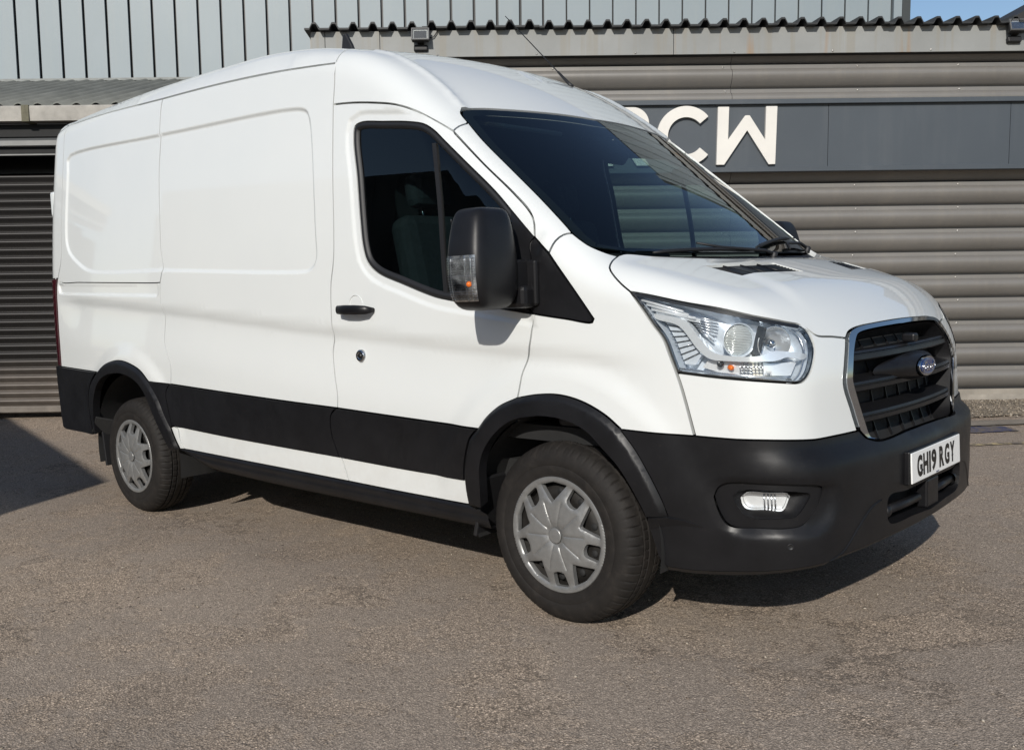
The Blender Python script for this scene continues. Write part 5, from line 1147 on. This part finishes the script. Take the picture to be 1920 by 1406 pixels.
def asphalt():
    t=NT('asphalt'); P=t.p; v=t.coord()
    a=t.noise(v,.45,6,.62); b=t.noise(v,1.9,7,.72); c=t.noise(v,14,5,.7)
    col=t.ramp(a,[(.30,(.345,.276,.214)),(.5,(.42,.335,.258)),(.72,(.49,.395,.305))])
    worn=t.ramp(b,[(.46,0.),(.505,.62)]); col=t.mix(worn,col,(.335,.278,.226))          # smooth binder-rich patches
    warm=t.ramp(t.noise(v,1.3,7,.75),[(.51,0.),(.57,.6)]); col=t.mix(warm,col,(.51,.40,.30))   # open, stony patches
    vo=t.n('TexVoronoi'); vo.inputs['Scale'].default_value=165; t.l(v,vo.inputs[0]); sp=t.n('SeparateColor'); t.l(vo.outputs['Color'],sp.inputs[0])
    stone=t.ramp(sp.outputs[0],[(.0,.50),(.3,.82),(.7,1.10),(.93,1.30),(.98,1.9)])
    gap=t.ramp(vo.outputs['Distance'],[(.30,1.),(.62,.50)])
    amt=t.math('ADD',t.math('MULTIPLY',warm,.45),t.math('SUBTRACT',.85,t.math('MULTIPLY',worn,.35)))
    amt=t.math('MINIMUM',amt,1.); col=t.mix(amt,col,t.mix(1.,col,stone,'MULTIPLY')); col=t.mix(amt,col,t.mix(1.,col,gap,'MULTIPLY'))
    fine=t.noise(v,330,2,.7); col=t.mix(.9,col,t.ramp(fine,[(.30,.62),(.70,1.38)]),'MULTIPLY')
    # crumbled rims of shallow potholes, hairline cracks
    n2=t.noise(v,1.3,8,.72); rim=t.ramp(n2,[(.545,0.),(.565,.8),(.575,0.)]); rim=t.math('MULTIPLY',rim,t.ramp(t.noise(v,.8,3,.5),[(.44,0.),(.54,1.)])); col=t.mix(rim,col,(.10,.082,.066))
    oil=t.ramp(t.noise(v,.75,4,.55),[(.66,0.),(.74,.45)]); col=t.mix(oil,col,(.10,.088,.08))
    w=t.ramp(t.noise(v,150,1,.5),[(.755,0.),(.78,.8)]); col=t.mix(w,col,(.70,.64,.54))
    dk=t.ramp(t.noise(v,70,3,.6),[(.70,0.),(.74,.75)]); col=t.mix(dk,col,(.045,.037,.03))
    t.l(col,P.inputs['Base Color']); P.inputs['Roughness'].default_value=.9; P.inputs['Specular IOR Level'].default_value=.25
    h0=t.bump(worn,.35,.008); h1=t.bump(n2,.5,.02,h0); h2=t.bump(c,.25,.008,h1); h3=t.bump(vo.outputs['Distance'],.7,.0035,h2); t.l(h3,P.inputs['Normal']); return t.m
ASP=asphalt()
def grid_sheet(xs,ys,fz,name,mat,kind='structure',M_=None):
    X,Y=np.meshgrid(xs,ys,indexing='ij'); Z=fz(X,Y); V=np.stack([X.ravel(),Y.ravel(),Z.ravel()],1); ny=len(ys)
    Fq=[[i*ny+j,(i+1)*ny+j,(i+1)*ny+j+1,i*ny+j+1] for i in range(len(xs)-1) for j in range(ny-1)]
    return tag(link(name,mesh(name,V,Fq,True),mat),kind=kind)
ax=np.unique(np.round(np.concatenate([np.linspace(-400,-20,12),np.linspace(-20,-6,20),np.arange(-6,4.01,.06),np.linspace(4,20,22),np.linspace(20,400,10)]),3))
ay=np.unique(np.round(np.concatenate([np.linspace(-400,-12,12),np.linspace(-12,-3.6,10),np.arange(-3.6,7.5,.06),np.linspace(7.5,20,12),np.linspace(20,400,10)]),3))
def lumps(X,Y):
    z=np.zeros_like(X); r=np.random.default_rng(3)
    for k in range(26):
        f=r.uniform(.8,6.5); a=r.uniform(0,6.28); z+=.0020/f**.75*np.sin(f*(X*math.cos(a)+Y*math.sin(a))+r.uniform(0,6.28)+1.5*np.sin(.7*f*(X*math.sin(a)-Y*math.cos(a))))
    near=np.exp(-(np.hypot(X+1.3,Y)/14)**4); 
    under=np.zeros_like(X)
    for wx in (0,-3.3):
        for wy in (-.86,.86): under=np.maximum(under,np.exp(-(((X-wx)/.35)**2+((Y-wy)/.3)**2)))
    return z*near*(1-under)
grid_sheet(ax,ay,lambda X,Y:gz(X,Y)+lumps(X,Y),'ground',ASP)
# loose chippings
def stones(name,n,sampler,smin_,smax_,mat,zf,kind='stuff'):
    P=sampler(n); V=[];Fq=[]
    ico=[(0,0,1),(.9,0,.3),(.28,.85,.3),(-.72,.53,.3),(-.72,-.53,.3),(.28,-.85,.3),(.0,0,-.3)]
    Fi=[(0,1,2),(0,2,3),(0,3,4),(0,4,5),(0,5,1)]+[(1,6,2),(2,6,3),(3,6,4),(4,6,5),(5,6,1)]
    I=np.array(ico); sc_=smin_+(smax_-smin_)*rng.random(n)**3; rot=rng.random(n)*6.28
    Z=zf(P[:,0],P[:,1])
    A=I[None]*np.stack([sc_*(.7+.6*rng.random(n)),sc_*(.7+.6*rng.random(n)),sc_*(.5+.4*rng.random(n))],1)[:,None]
    A=A*(1+.3*(rng.random((n,7,1))-.5)); c,s=np.cos(rot)[:,None],np.sin(rot)[:,None]
    X=A[:,:,0]*c-A[:,:,1]*s+P[:,0:1]; Y=A[:,:,0]*s+A[:,:,1]*c+P[:,1:2]; Zz=A[:,:,2]+Z[:,None]
    V=np.stack([X,Y,Zz],2).reshape(-1,3); F_=(np.array(Fi)[None]+7*np.arange(n)[:,None,None]).reshape(-1,3)
    me=bpy.data.meshes.new(name); me.vertices.add(len(V)); me.vertices.foreach_set('co',V.ravel()); me.loops.add(len(F_)*3); me.loops.foreach_set('vertex_index',F_.ravel().astype(np.int32)); me.polygons.add(len(F_)); me.polygons.foreach_set('loop_start',np.arange(0,len(F_)*3,3,dtype=np.int32)); me.update(calc_edges=True); me.validate()
    return tag(link(name,me,mat),kind=kind)
def stonemat(name,cols):
    t=NT(name); v=t.coord(); vo=t.n('TexVoronoi'); vo.inputs['Scale'].default_value=55; t.l(v,vo.inputs[0]); sp=t.n('SeparateColor'); t.l(vo.outputs['Color'],sp.inputs[0])
    t.l(t.ramp(sp.outputs[0],cols),t.p.inputs['Base Color']); t.p.inputs['Roughness'].default_value=.85; return t.m
SM=stonemat('chippings',[(0.,(.07,.055,.045)),(.45,(.17,.135,.105)),(.85,(.30,.25,.19)),(1.,(.45,.40,.33))])
def yard_s(n):
    P=np.stack([rng.uniform(-7,4.5,n*2),rng.uniform(-3.4,5.0,n*2)],1); cl=np.sin(P[:,0]*1.7+2*np.sin(P[:,1]*1.1))*np.sin(P[:,1]*2.3+P[:,0]*.6); keep=rng.random(n*2)<.25+.75*sst(.0,.7,cl); P=P[keep][:n]
    return np.vstack([P,P[:n-len(P)]]) if len(P)<n else P
stones('loose_chippings',16000,yard_s,.0025,.0085,SM,lambda X,Y:gz(X,Y)+lumps(X,Y))
# gravel strip along the foot of the wall, kerb edge with blue paint, yellow line
def b2w(s,d): 
    q=OB+HH*s+NN*d; return q
def strip(name,s0,s1,d0,d1,mat,lift,label=None,kind='structure',ns=40,nd=6,jit=0):
    V=[];r=np.random.default_rng(5)
    for i in range(ns+1):
        for j in range(nd+1):
            s=s0+(s1-s0)*i/ns; d=d0+(d1-d0)*j/nd
            if jit and j in (0,nd): d+=jit*r.normal()
            q=b2w(s,d); V.append((q.x,q.y,float(gz(np.array([q.x]),np.array([q.y]))[0]+lumps(np.array([q.x]),np.array([q.y]))[0])+lift))
    Fq=[[i*(nd+1)+j,i*(nd+1)+j+1,(i+1)*(nd+1)+j+1,(i+1)*(nd+1)+j] for i in range(ns) for j in range(nd)]
    return tag(link(name,mesh(name,V,Fq,True),mat),kind=kind)
gm=NT('gravel_bed'); gv=gm.coord(); gvo=gm.n('TexVoronoi'); gvo.inputs['Scale'].default_value=60; gm.l(gv,gvo.inputs[0]); gs=gm.n('SeparateColor'); gm.l(gvo.outputs['Color'],gs.inputs[0])
gm.l(gm.mix(gm.ramp(gm.noise(gv,3,5,.6),[(.4,0.),(.6,.7)]),gm.ramp(gs.outputs[0],[(0.,(.10,.08,.06)),(.6,(.24,.19,.14)),(1.,(.42,.36,.28))]),(.12,.10,.07)),gm.p.inputs['Base Color']); gm.l(gm.bump(gvo.outputs['Distance'],1,.01),gm.p.inputs['Normal']); gm.p.inputs['Roughness'].default_value=.9
strip('gravel_bed',-6.0,4.5,0.0,1.15,gm.m,.012,jit=.03)
GM2=stonemat('gravel_stone',[(0.,(.10,.082,.062)),(.45,(.22,.178,.13)),(.85,(.34,.285,.22)),(1.,(.48,.43,.35))])
def gr_s(n):
    s=rng.uniform(-2.5,3,n); d=rng.uniform(.02,1.2,n)**1.0; return np.stack([OB.x+HH.x*s+NN.x*d,OB.y+HH.y*s+NN.y*d],1)
stones('gravel',8000,gr_s,.006,.016,GM2,lambda X,Y:gz(X,Y)+lumps(X,Y)+.012)
def paintmat(name,c1,keep,scale):
    t=NT(name); v=t.coord(); n=t.noise(v,scale,7,.75); m=t.ramp(n,[(keep-.03,0.),(keep+.03,1.)]); c=t.mix(m,c1,(.135,.112,.092)); 
    t.l(c,t.p.inputs['Base Color']); t.p.inputs['Roughness'].default_value=.8; return t.m
strip('kerb_edge',-6.0,4.5,1.38,1.60,simple('old_concrete',(.21,.18,.145),.9,var=.35,scale=9,bump=.6,bscale=60),.012,jit=.01,nd=3)
strip('blue_marking',-1.6,-.42,1.62,1.90,paintmat('blue_ground_paint',(.05,.055,.11),.50,9),.008,jit=.012,nd=3)
strip('yellow_line',-5,4.5,2.36,2.42,paintmat('faded_yellow_paint',(.48,.38,.20),.50,6),.006,jit=.008,nd=2,ns=200)
# drain cover
MH=empty('drain_cover','small round rusty drain cover in the yard in front of the roller shutter','drain cover'); q=Vector((-8.02,.40,0)); q.z=float(gz(np.array([q.x]),np.array([q.y]))[0])+.012; MH.location=q
rust=simple('rusty_iron',(.07,.055,.045),.75,.3,var=.4,scale=20)
MB().lathe([(.30,-.02),(.30,.006),(.25,.008),(.25,-.004)],(0,0,0),(0,0,1),40).build('frame',rust,MH)
MB().lathe([(.24,-.02),(.24,.004),(.001,.006)],(0,0,0),(0,0,1),40).build('lid',simple('iron_lid',(.10,.08,.065),.8,.2,var=.3,scale=15),MH)

# --- main building with profiled cladding
def cladmat():
    t=NT('taupe_cladding'); P=t.p; v=t.coord(); n=t.noise(v,.9,5,.6); c=t.ramp(n,[(.3,(.168,.158,.145)),(.7,(.200,.189,.174))])
    mp=t.coord((3.5,3.5,.35)); st=t.noise(mp,1.6,6,.65); c=t.mix(t.ramp(st,[(.50,0.),(.75,.35)]),c,(.26,.235,.195))
    fi=t.noise(t.coord((.6,.6,14)),3,4,.6); c=t.mix(t.ramp(fi,[(.5,0.),(.8,.25)]),c,(.13,.122,.108))
    c=t.mix(t.ramp(t.noise(v,45,3,.7),[(.70,0.),(.78,.5)]),c,(.33,.29,.24)); t.l(c,P.inputs['Base Color']); P.inputs['Roughness'].default_value=.40; P.inputs['Metallic'].default_value=.15; return t.m
CM=cladmat()
BLD=bthing('clad_workshop','grey brown workshop with wide horizontal corrugated cladding behind the van','building')
PITCH=.2218; Z0=.113
prof=[(0.0,.060),(.003,.060),(.034,.058),(.036,.046),(.042,.031),(.054,.015),(.072,.004),(.090,.000),(.110,.003),(.130,.011),(.150,.023),(.170,.039),(.188,.056),(.203,.074),(.2120,.088),(.2218,.088)]  # (down from the joint, depth)
def band(L,h=PITCH):
    V=[];Fq=[];m=len(prof)
    for s in (0,L):
        for d,dep in prof: V.append((s,dep,-d*h/PITCH))
    for j in range(m-1): Fq.append([j,j+1,m+j+1,m+j])
    me=mesh('cladding_board',V,Fq,True); me.set_sharp_from_angle(angle=math.radians(34)); me.materials.append(CM); return me
segs=[(-6.1,-2.217),(-2.213,1.70),(1.704,5.6)]
bands=[band(b-a) for a,b in segs]
rows=[Z0+PITCH*k for k in range(1,16)]
for (a,b),me in zip(segs,bands):
    for k,z in enumerate(rows):
        o=bpy.data.objects.new('cladding_board',me); COL.objects.link(o); o.parent=BLD; o.location=(a,0,z)
MB().box((-.25,.16,1.7),(11.7,.16,3.4)).build('wall',MT['dark'],BLD)
MB().box((-.25,.035,.088),(11.7,.03,.05)).build('base_ledge',simple('pale_base_strip',(.24,.215,.18),.7,var=.25,scale=4),BLD)
MB().box((-.25,.03,.03),(11.7,.05,.066)).build('base_strip',simple('concrete_base',(.26,.235,.20),.85,var=.3,scale=6,bump=.5,bscale=60),BLD)
scrM=simple('screw_steel',(.55,.53,.5),.3,.8)
sm=MB().lathe([(.009,0),(.009,.004),(.005,.008),(.001,.009)],(0,0,0),(0,-1,0),8).build('screw',scrM,BLD); sme=sm.data; first=True
for z in rows+[Z0+PITCH*15]:
    for s in (-5.0,-3.9,-2.28,-1.0+.0,.02-.06*((z-.3)/3),1.7):
        if first: o=sm; first=False
        else: o=bpy.data.objects.new('screw',sme); COL.objects.link(o); o.parent=BLD
        o.location=(s+random.uniform(-.02,.02),.060,z-.019)
# side and roof bulk of the workshop
MB().box((-6.13,2.6,1.76),(.10,5.0,3.5)).build('side_wall',CM,BLD)
# fascia with rust streaks, in lengths
def fascmat():
    t=NT('weathered_fascia'); P=t.p; v=t.coord(); c=t.ramp(t.noise(v,1.2,5,.6),[(.3,(.20,.205,.197)),(.7,(.265,.27,.262))])
    mp=t.coord((1,1,.03)); st=t.noise(mp,9,5,.6); c=t.mix(t.ramp(st,[(.52,0.),(.62,.5)]),c,(.22,.20,.16))
    st2=t.noise(t.coord((1,1,.05)),4.2,3,.5); sp=t.n('SeparateXYZ'); t.l(v,sp.inputs[0]); up_=t.ramp(t.math('SUBTRACT',sp.outputs[2],t.math('MULTIPLY',st,.3)),[(3.02,0.),(3.30,1.)])
    c=t.mix(t.ramp(st2,[(.60,0.),(.65,.85)]),c,(.26,.165,.085))
    c=t.mix(t.ramp(t.noise(v,38,5,.7),[(.64,0.),(.75,.4)]),c,(.16,.14,.11)); t.l(c,P.inputs['Base Color']); P.inputs['Roughness'].default_value=.6; return t.m
FM=fascmat(); fs=[-6.15,-6.016,-5.51,-2.785,.95,4.5,5.6]
for a,b in zip(fs,fs[1:]):
    mb=MB(); mb.box(((a+b)/2,-.065,3.412),(b-a-.006,.012,.236)); mb.box(((a+b)/2,-.03,3.300),(b-a-.006,.07,.010)); mb.build('fascia_panel',FM,BLD)
MB().box((-.25,.04,3.40),(11.7,.16,.22)).build('fascia_backing',MT['dark'],BLD)
s=-5.9
while s<5.4: 
    o=bpy.data.objects.new('screw',sme); COL.objects.link(o); o.parent=BLD; o.location=(s,-.071,3.312); s+=.92
# trapezoid roof sheets: edge shows as dark waves
rf=simple('roof_sheet_black',(.018,.019,.020),.6,var=.3,scale=5); wp_=.1795
def roofsheet(n,depth=3.1,rise=.16):
    V=[];Fq=[];pr=[(0,0),(.045,0),(.072,.050),(.105,.050),(.132,0)]; pts=[(k*wp_+a,b) for k in range(n) for a,b in pr]+[(n*wp_,0)]
    for yy,zz in ((-.16,0),(depth,rise)):
        for a,b in pts: V.append((a,yy,b+zz))
    m=len(pts)
    for a,b in pts: V.append((a,-.16,b-.016))
    for a,b in pts: V.append((a,.3,b-.016))
    for j in range(m-1): Fq+= [[j,j+1,m+j+1,m+j],[j,2*m+j,2*m+j+1,j+1],[2*m+j,3*m+j,3*m+j+1,2*m+j+1]]
    me=mesh('roof_sheet',V,Fq); me.materials.append(rf); return me
rs=roofsheet(6)
for k in range(11):
    o=bpy.data.objects.new('roof_sheet',rs); COL.objects.link(o); o.parent=BLD; o.location=(-6.19+k*6*wp_,0,3.545+random.uniform(-.004,.004)); o.rotation_euler=(0,random.uniform(-.002,.002),0)
# sign band
SG=bthing('sign_board','long slate grey sign board with raised cream letters on the cladding','sign')
def signmat():
    t=NT('slate_panel'); P=t.p; v=t.coord(); c=t.ramp(t.noise(v,.8,5,.6),[(.3,(.050,.060,.071)),(.7,(.062,.073,.085))]); st=t.noise(t.coord((3,3,.25)),2.5,5,.6); c=t.mix(t.ramp(st,[(.5,0.),(.8,.3)]),c,(.105,.112,.118)); t.l(c,P.inputs['Base Color']); P.inputs['Roughness'].default_value=.45; return t.m
SMt=signmat(); ss=[-5.4,-3.36,-1.321,.40,2.5,4.6]
for a,b in zip(ss,ss[1:]): MB().box(((a+b)/2,-.045,2.53),(b-a-.005,.03,.60)).build('sign_panel',SMt,SG)
for z0,h in ((2.852,.044),(2.232,.046)): MB().box((-.4,-.062,z0),(10.0,.085,h),bev=.004).build('sign_frame',SMt,SG)
cream=simple('cream_letter',(.66,.635,.585),.5,var=.06,scale=3)
def letter(poly,name='letter'): return MB().prism(poly,(0,-.062,0),(1,0,0),(0,0,1),(0,-1,0),.040,bev=.003).build(name,cream,SG)
letter([(-2.371,2.808),(-2.267,2.808),(-2.274,2.506),(-2.114,2.728),(-2.074,2.728),(-1.926,2.504),(-1.921,2.809),(-1.815,2.809),(-1.828,2.278),(-1.890,2.276),(-2.096,2.590),(-2.309,2.277),(-2.382,2.277)])
cc=(-2.669,2.548); ro,ri=.272,.170; aa=np.linspace(math.radians(40),math.radians(320),48)
letter([(cc[0]+ro*math.cos(t),cc[1]+ro*math.sin(t)) for t in aa]+[(cc[0]+ri*math.cos(t),cc[1]+ri*math.sin(t)) for t in aa[::-1]])
bo=.150; bc=(-3.165,2.664); tt=np.linspace(math.pi/2,-math.pi/2,20)
letter([(-3.45,2.277),(-3.45,2.814),(-3.19,2.814)]+[(bc[0]+bo*math.cos(t),bc[1]+bo*math.sin(t)) for t in tt]+[(-3.01,2.277),(-3.13,2.277),(-3.29,2.514),(-3.35,2.514),(-3.35,2.277)])
# floodlights
def flood(s,z,tilt,label):
    f=bthing('floodlight',label,'floodlight'); f.matrix_world=BM@Matrix.Translation((s,-.15,z))@Matrix.Rotation(tilt,4,'X')
    MB().box((0,.02,0),(.160,.05,.115),bev=.012).build('lamp_body',MT['seal'],f)
    mb=MB()
    for c_,d_ in (((0,-.014,.052),(.165,.022,.012)),((0,-.014,-.052),(.165,.022,.012)),((-.076,-.014,0),(.012,.022,.115)),((.076,-.014,0),(.012,.022,.115))): mb.box(c_,d_,bev=.003)
    mb.build('lamp_frame',simple('lamp_frame_grey',(.10,.10,.10),.4),f)
    rfm=MB().add([(-.068,-.012,.045),(.068,-.012,.045),(.068,-.012,-.045),(-.068,-.012,-.045),(-.035,.012,.012),(.035,.012,.012),(.035,.012,-.012),(-.035,.012,-.012)],[(0,1,5,4),(1,2,6,5),(2,3,7,6),(3,0,4,7),(4,5,6,7)]).build('lamp_reflector',simple('aged_reflector',(.62,.62,.60),.35,.5),f)
    MB().box((0,-.018,0),(.142,.003,.094)).build('lamp_glass',MT['lens'],f)
    MB().box((0,.06,-.03),(.06,.05,.05),bev=.006).build('bracket',MT['steel'],f)
    MB().box((0,.095,-.085),(.13,.05,.055),bev=.012).build('driver_box',MT['seal'],f)
    mb=MB(); mb.tube([(.06,.05,-.01),(.12,.06,.01),(.15,.05,.05),(.15,.06,.09)],.005,6); mb.build('cable',MT['seal'],f)
flood(-5.13,3.475,-.25,'small black floodlight on the fascia just above the van roof')
flood(.385,3.50,-.35,'black floodlight on the fascia at the far right corner of the roof')
# --- pale upper building set back behind
UPB=bthing('pale_warehouse','pale blue grey warehouse with narrow vertical panels rising behind the workshop roof','building')
def palemat():
    t=NT('pale_blue_cladding'); P=t.p; v=t.coord(); c=t.ramp(t.noise(v,.5,4,.6),[(.3,(.205,.243,.262)),(.7,(.238,.277,.295))]); st=t.noise(t.coord((4,4,.3)),1.5,5,.6); c=t.mix(t.ramp(st,[(.5,0.),(.8,.35)]),c,(.27,.29,.275))
    oi=t.n('ObjectInfo'); c=t.mix(t.math('MULTIPLY',oi.outputs['Random'],.22),c,(.26,.30,.315)); c=t.mix(t.ramp(t.noise(v,20,4,.7),[(.74,0.),(.8,.3)]),c,(.15,.15,.14)); t.l(c,P.inputs['Base Color']); P.inputs['Roughness'].default_value=.5; return t.m
PM=palemat(); seams=[-10.23+.277*k+.000155*k*abs(k) for k in range(-24,39)]
for i,(a,b) in enumerate(zip(seams,seams[1:])):
    low=3.72 if a<-6.3 else 3.60
    g_=.034 if a<-4 else .020
    mb=MB(); w_=b-a-g_; mb.box(((a+b)/2,3.0,(low+7.2)/2),(w_,.03,7.2-low)); 
    mb.build('vertical_panel',PM,UPB)
MB().box((-7.9,3.06,5.4),(17.0,.06,3.8)).build('panel_backing',MT['letter_black'],UPB)
MB().box((.585,3.0,5.3),(.10,.10,4.2)).build('corner_panel',PM,UPB); MB().box((.69,3.02,5.3),(.10,.14,4.2)).build('corner_flashing',simple('dark_flashing',(.035,.04,.04),.5),UPB)
MB().box((-7.9,4.6,5.3),(17.0,3.0,3.9)).build('upper_block',PM,UPB)
MB().box((-10.5,2.955,3.755),(8.4,.06,.03)).build('lead_flashing',simple('lead_grey',(.20,.21,.20),.6,var=.3),UPB)
# --- low lean-to with corrugated roof, gutter and roller shutter
LT=bthing('lean_to','low lean-to with grey corrugated roof and stained gutter left of the workshop','building')
def leanmat():
    t=NT('cement_roof'); P=t.p; v=t.coord(); c=t.ramp(t.noise(v,2,5,.65),[(.3,(.115,.118,.105)),(.7,(.175,.178,.16))]); t.l(c,P.inputs['Base Color']); P.inputs['Roughness'].default_value=.85; return t.m
LM=leanmat()
def cement(n,wl=.178,amp=.022,y0=-.14,y1=2.97,z0=2.895,z1=3.745):
    V=[];Fq=[];K=12*n
    for y,z in ((y0,z0),(y0+(y1-y0)*.5,z0+(z1-z0)*.5),(y1,z1)):
        for k in range(K+1): V.append((k*wl/12,y,z+amp*math.cos(2*math.pi*k/12)))
    m=K+1
    for k in range(m): V.append((k*wl/12,y0,z0-.014+amp*math.cos(2*math.pi*k/12)))
    for r in range(2):
        for k in range(K): Fq.append([r*m+k,r*m+k+1,(r+1)*m+k+1,(r+1)*m+k])
    for k in range(K): Fq.append([k,3*m+k,3*m+k+1,k+1])
    me=mesh('roof_sheet',V,Fq,True); me.materials.append(LM); return me
cs=cement(5)
for k in range(10):
    o=bpy.data.objects.new('roof_sheet',cs); COL.objects.link(o); o.parent=LT; o.location=(-6.17-.89*(k+1),0,random.uniform(-.003,.006))
gut=simple('stained_gutter',(.34,.32,.285),.7,var=.35,scale=5,bump=.3,bscale=40); gs=[-15,-12.0,-8.745,-6.16]
for a,b in zip(gs,gs[1:]):
    mb=MB(); mb.prism([(-.21,2.735),(-.215,2.86),(-.205,2.872),(-.198,2.862),(-.195,2.755),(-.06,2.755),(-.06,2.735)],(a+.03,0,0),(0,1,0),(0,0,1),(1,0,0),b-a-.06); mb.build('gutter',gut,LT)
for q_ in gs[1:-1]: MB().box((q_,-.14,2.802),(.07,.17,.15),bev=.005).build('gutter_joint',simple('mossy_bracket',(.13,.12,.08),.8,var=.4,scale=20),LT)
MB().box((-10.6,.0,2.665),(8.9,.20,.11)).build('soffit_board',MT['dark'],LT)
MB().box((-10.6,-.07,2.60),(8.9,.02,.05)).build('lintel_dark_board',simple('slate_trim',(.03,.033,.036),.6),LT)  # dark trim board just above the lintel
lin=simple('lintel_grey',(.22,.22,.21),.6,var=.15)
MB().box((-10.6,-.09,2.553),(8.9,.03,.045)).build('lintel',lin,LT); MB().box((-10.6,.0,2.49),(8.9,.10,.075)).build('lintel_inner',MT['dark'],LT); MB().box((-10.6,-.06,2.452),(8.9,.02,.012)).build('lintel_edge',lin,LT)
MB().box((-10.6,.7,1.3),(8.9,.05,2.6)).build('back_wall',MT['letter_black'],LT)
MB().box((-10.6,.55,2.42),(8.9,.20,.16)).build('shutter_housing',MT['letter_black'],LT)
SH=bthing('roller_shutter','dark steel roller shutter with dusty pale bottom slats left of the van','shutter')
def slatmat():
    t=NT('shutter_slat'); P=t.p; v=t.coord(kind='Object'); g=t.n('NewGeometry'); tc=t.n('ObjectInfo'); sp=t.n('SeparateXYZ'); t.l(tc.outputs['Location'],sp.inputs[0])
    base=t.ramp(t.noise(v,1.5,4,.6),[(.3,(.018,.0165,.016)),(.7,(.029,.0265,.025))]); dust=t.ramp(sp.outputs[2],[(.36,.75),(.60,.0)]); dn=t.ramp(t.noise(v,3,5,.7),[(.25,.55),(.6,1.)])
    c=t.mix(t.math('MULTIPLY',dust,dn),base,(.15,.127,.108)); c=t.mix(t.ramp(t.noise(v,9,5,.7),[(.68,0.),(.72,.5)]),c,(.20,.18,.16)); t.l(c,P.inputs['Base Color']); P.inputs['Roughness'].default_value=.45; P.inputs['Metallic'].default_value=.2; return t.m
SL=slatmat(); sp_=.0765; V=[];Fq=[]; pr=[(0,.020),(.003,.003),(.010,-.004),(.020,-.005),(.034,.004),(.050,.018),(.060,.028),(.070,.030),(.0765,.026)]
for s in (-15.,-6.16):
    for d,y in pr: V.append((s,y,-d))
m=len(pr); Fq=[[j,j+1,m+j+1,m+j] for j in range(m-1)]; slm=mesh('slat',V,Fq,True); slm.set_sharp_from_angle(angle=math.radians(40)); slm.materials.append(SL)
for k in range(29):
    o=bpy.data.objects.new('slat',slm); COL.objects.link(o); o.parent=SH; o.location=(0,.10,2.285-k*sp_)
MB().box((-10.6,.115,.045),(8.9,.04,.06),bev=.006).build('bottom_rail',simple('bottom_rail_grey',(.15,.13,.11),.6,var=.3),SH)
MB().box((-8.02-.0,.07,1.2),(.05,.06,2.4)).build('guide_channel',simple('maroon_guide',(.035,.012,.014),.5),SH)
# dark gable roof far right beyond the roof edge
RG=bthing('dark_gable_roof','dark sloping roof edge beyond the workshop at the top right corner','building')
dk=simple('dark_roof_metal',(.02,.018,.018),.7)
for zz,mt,nm in ((0,dk,'roof_slope'),(-.55,simple('brown_gable',(.05,.025,.02),.8),'gable_wall')):
    mb=MB(); mb.prism([(3.10,4.88+zz),(7.5,7.2+zz),(11.9,4.88+zz),(11.9,4.45+zz),(7.5,6.75+zz),(3.10,4.45+zz)],(0,6,0),(1,0,0),(0,0,1),(0,1,0),5); mb.build(nm,mt,RG)
MB().box((7.5,6.6,2.2),(8.4,.2,4.6)).build('gable_base',dk,RG)
# --- outside the frame: the shed whose shade falls behind the van, and an unseen shed added for its glass and chrome to mirror
def shed(name,label,corner,d1,L1,L2,h,mat,roofm):
    e=empty(name,label,'building'); d=Vector((d1[0],d1[1],0)).normalized(); n_=Vector((d.y,-d.x,0)) 
    e.matrix_world=Matrix(((d.x,-d.y,0,corner[0]),(d.y,d.x,0,corner[1]),(0,0,1,0),(0,0,0,1)))
    MB().box((L1/2,L2/2,h/2),(L1,L2,h)).build('wall',mat,e)
    mb=MB(); mb.prism([(0,h+.002),(L2,h+.002),(L2/2,h+L2*.02)],(0,0,0),(0,1,0),(0,0,1),(1,0,0),L1); mb.build('roof',roofm,e)
    mb=MB()
    k=0
    while k*.3<L1: mb.box((k*.3,0,h/2),(.05,.03 if L2>0 else .03,h-.02)); k+=1
    tag(mb.build('wall_ribs',mat,e),kind='stuff'); return e
shm=simple('shed_cladding',(.10,.10,.10),.6,var=.2,scale=2)
shed('store_shed','grey ribbed store shed behind the camera casting shade on the yard',(-1.68,-5.93),(-.967,.25),7.5,3.6,3.2,shm,rf)
shed('reflection_shed','long dark shed added out of view behind the camera for reflections',(-26,-20),(.93,-.36),42,10,5.2,simple('reflection_shed_cladding',(.06,.062,.065),.6,var=.2,scale=1),rf)
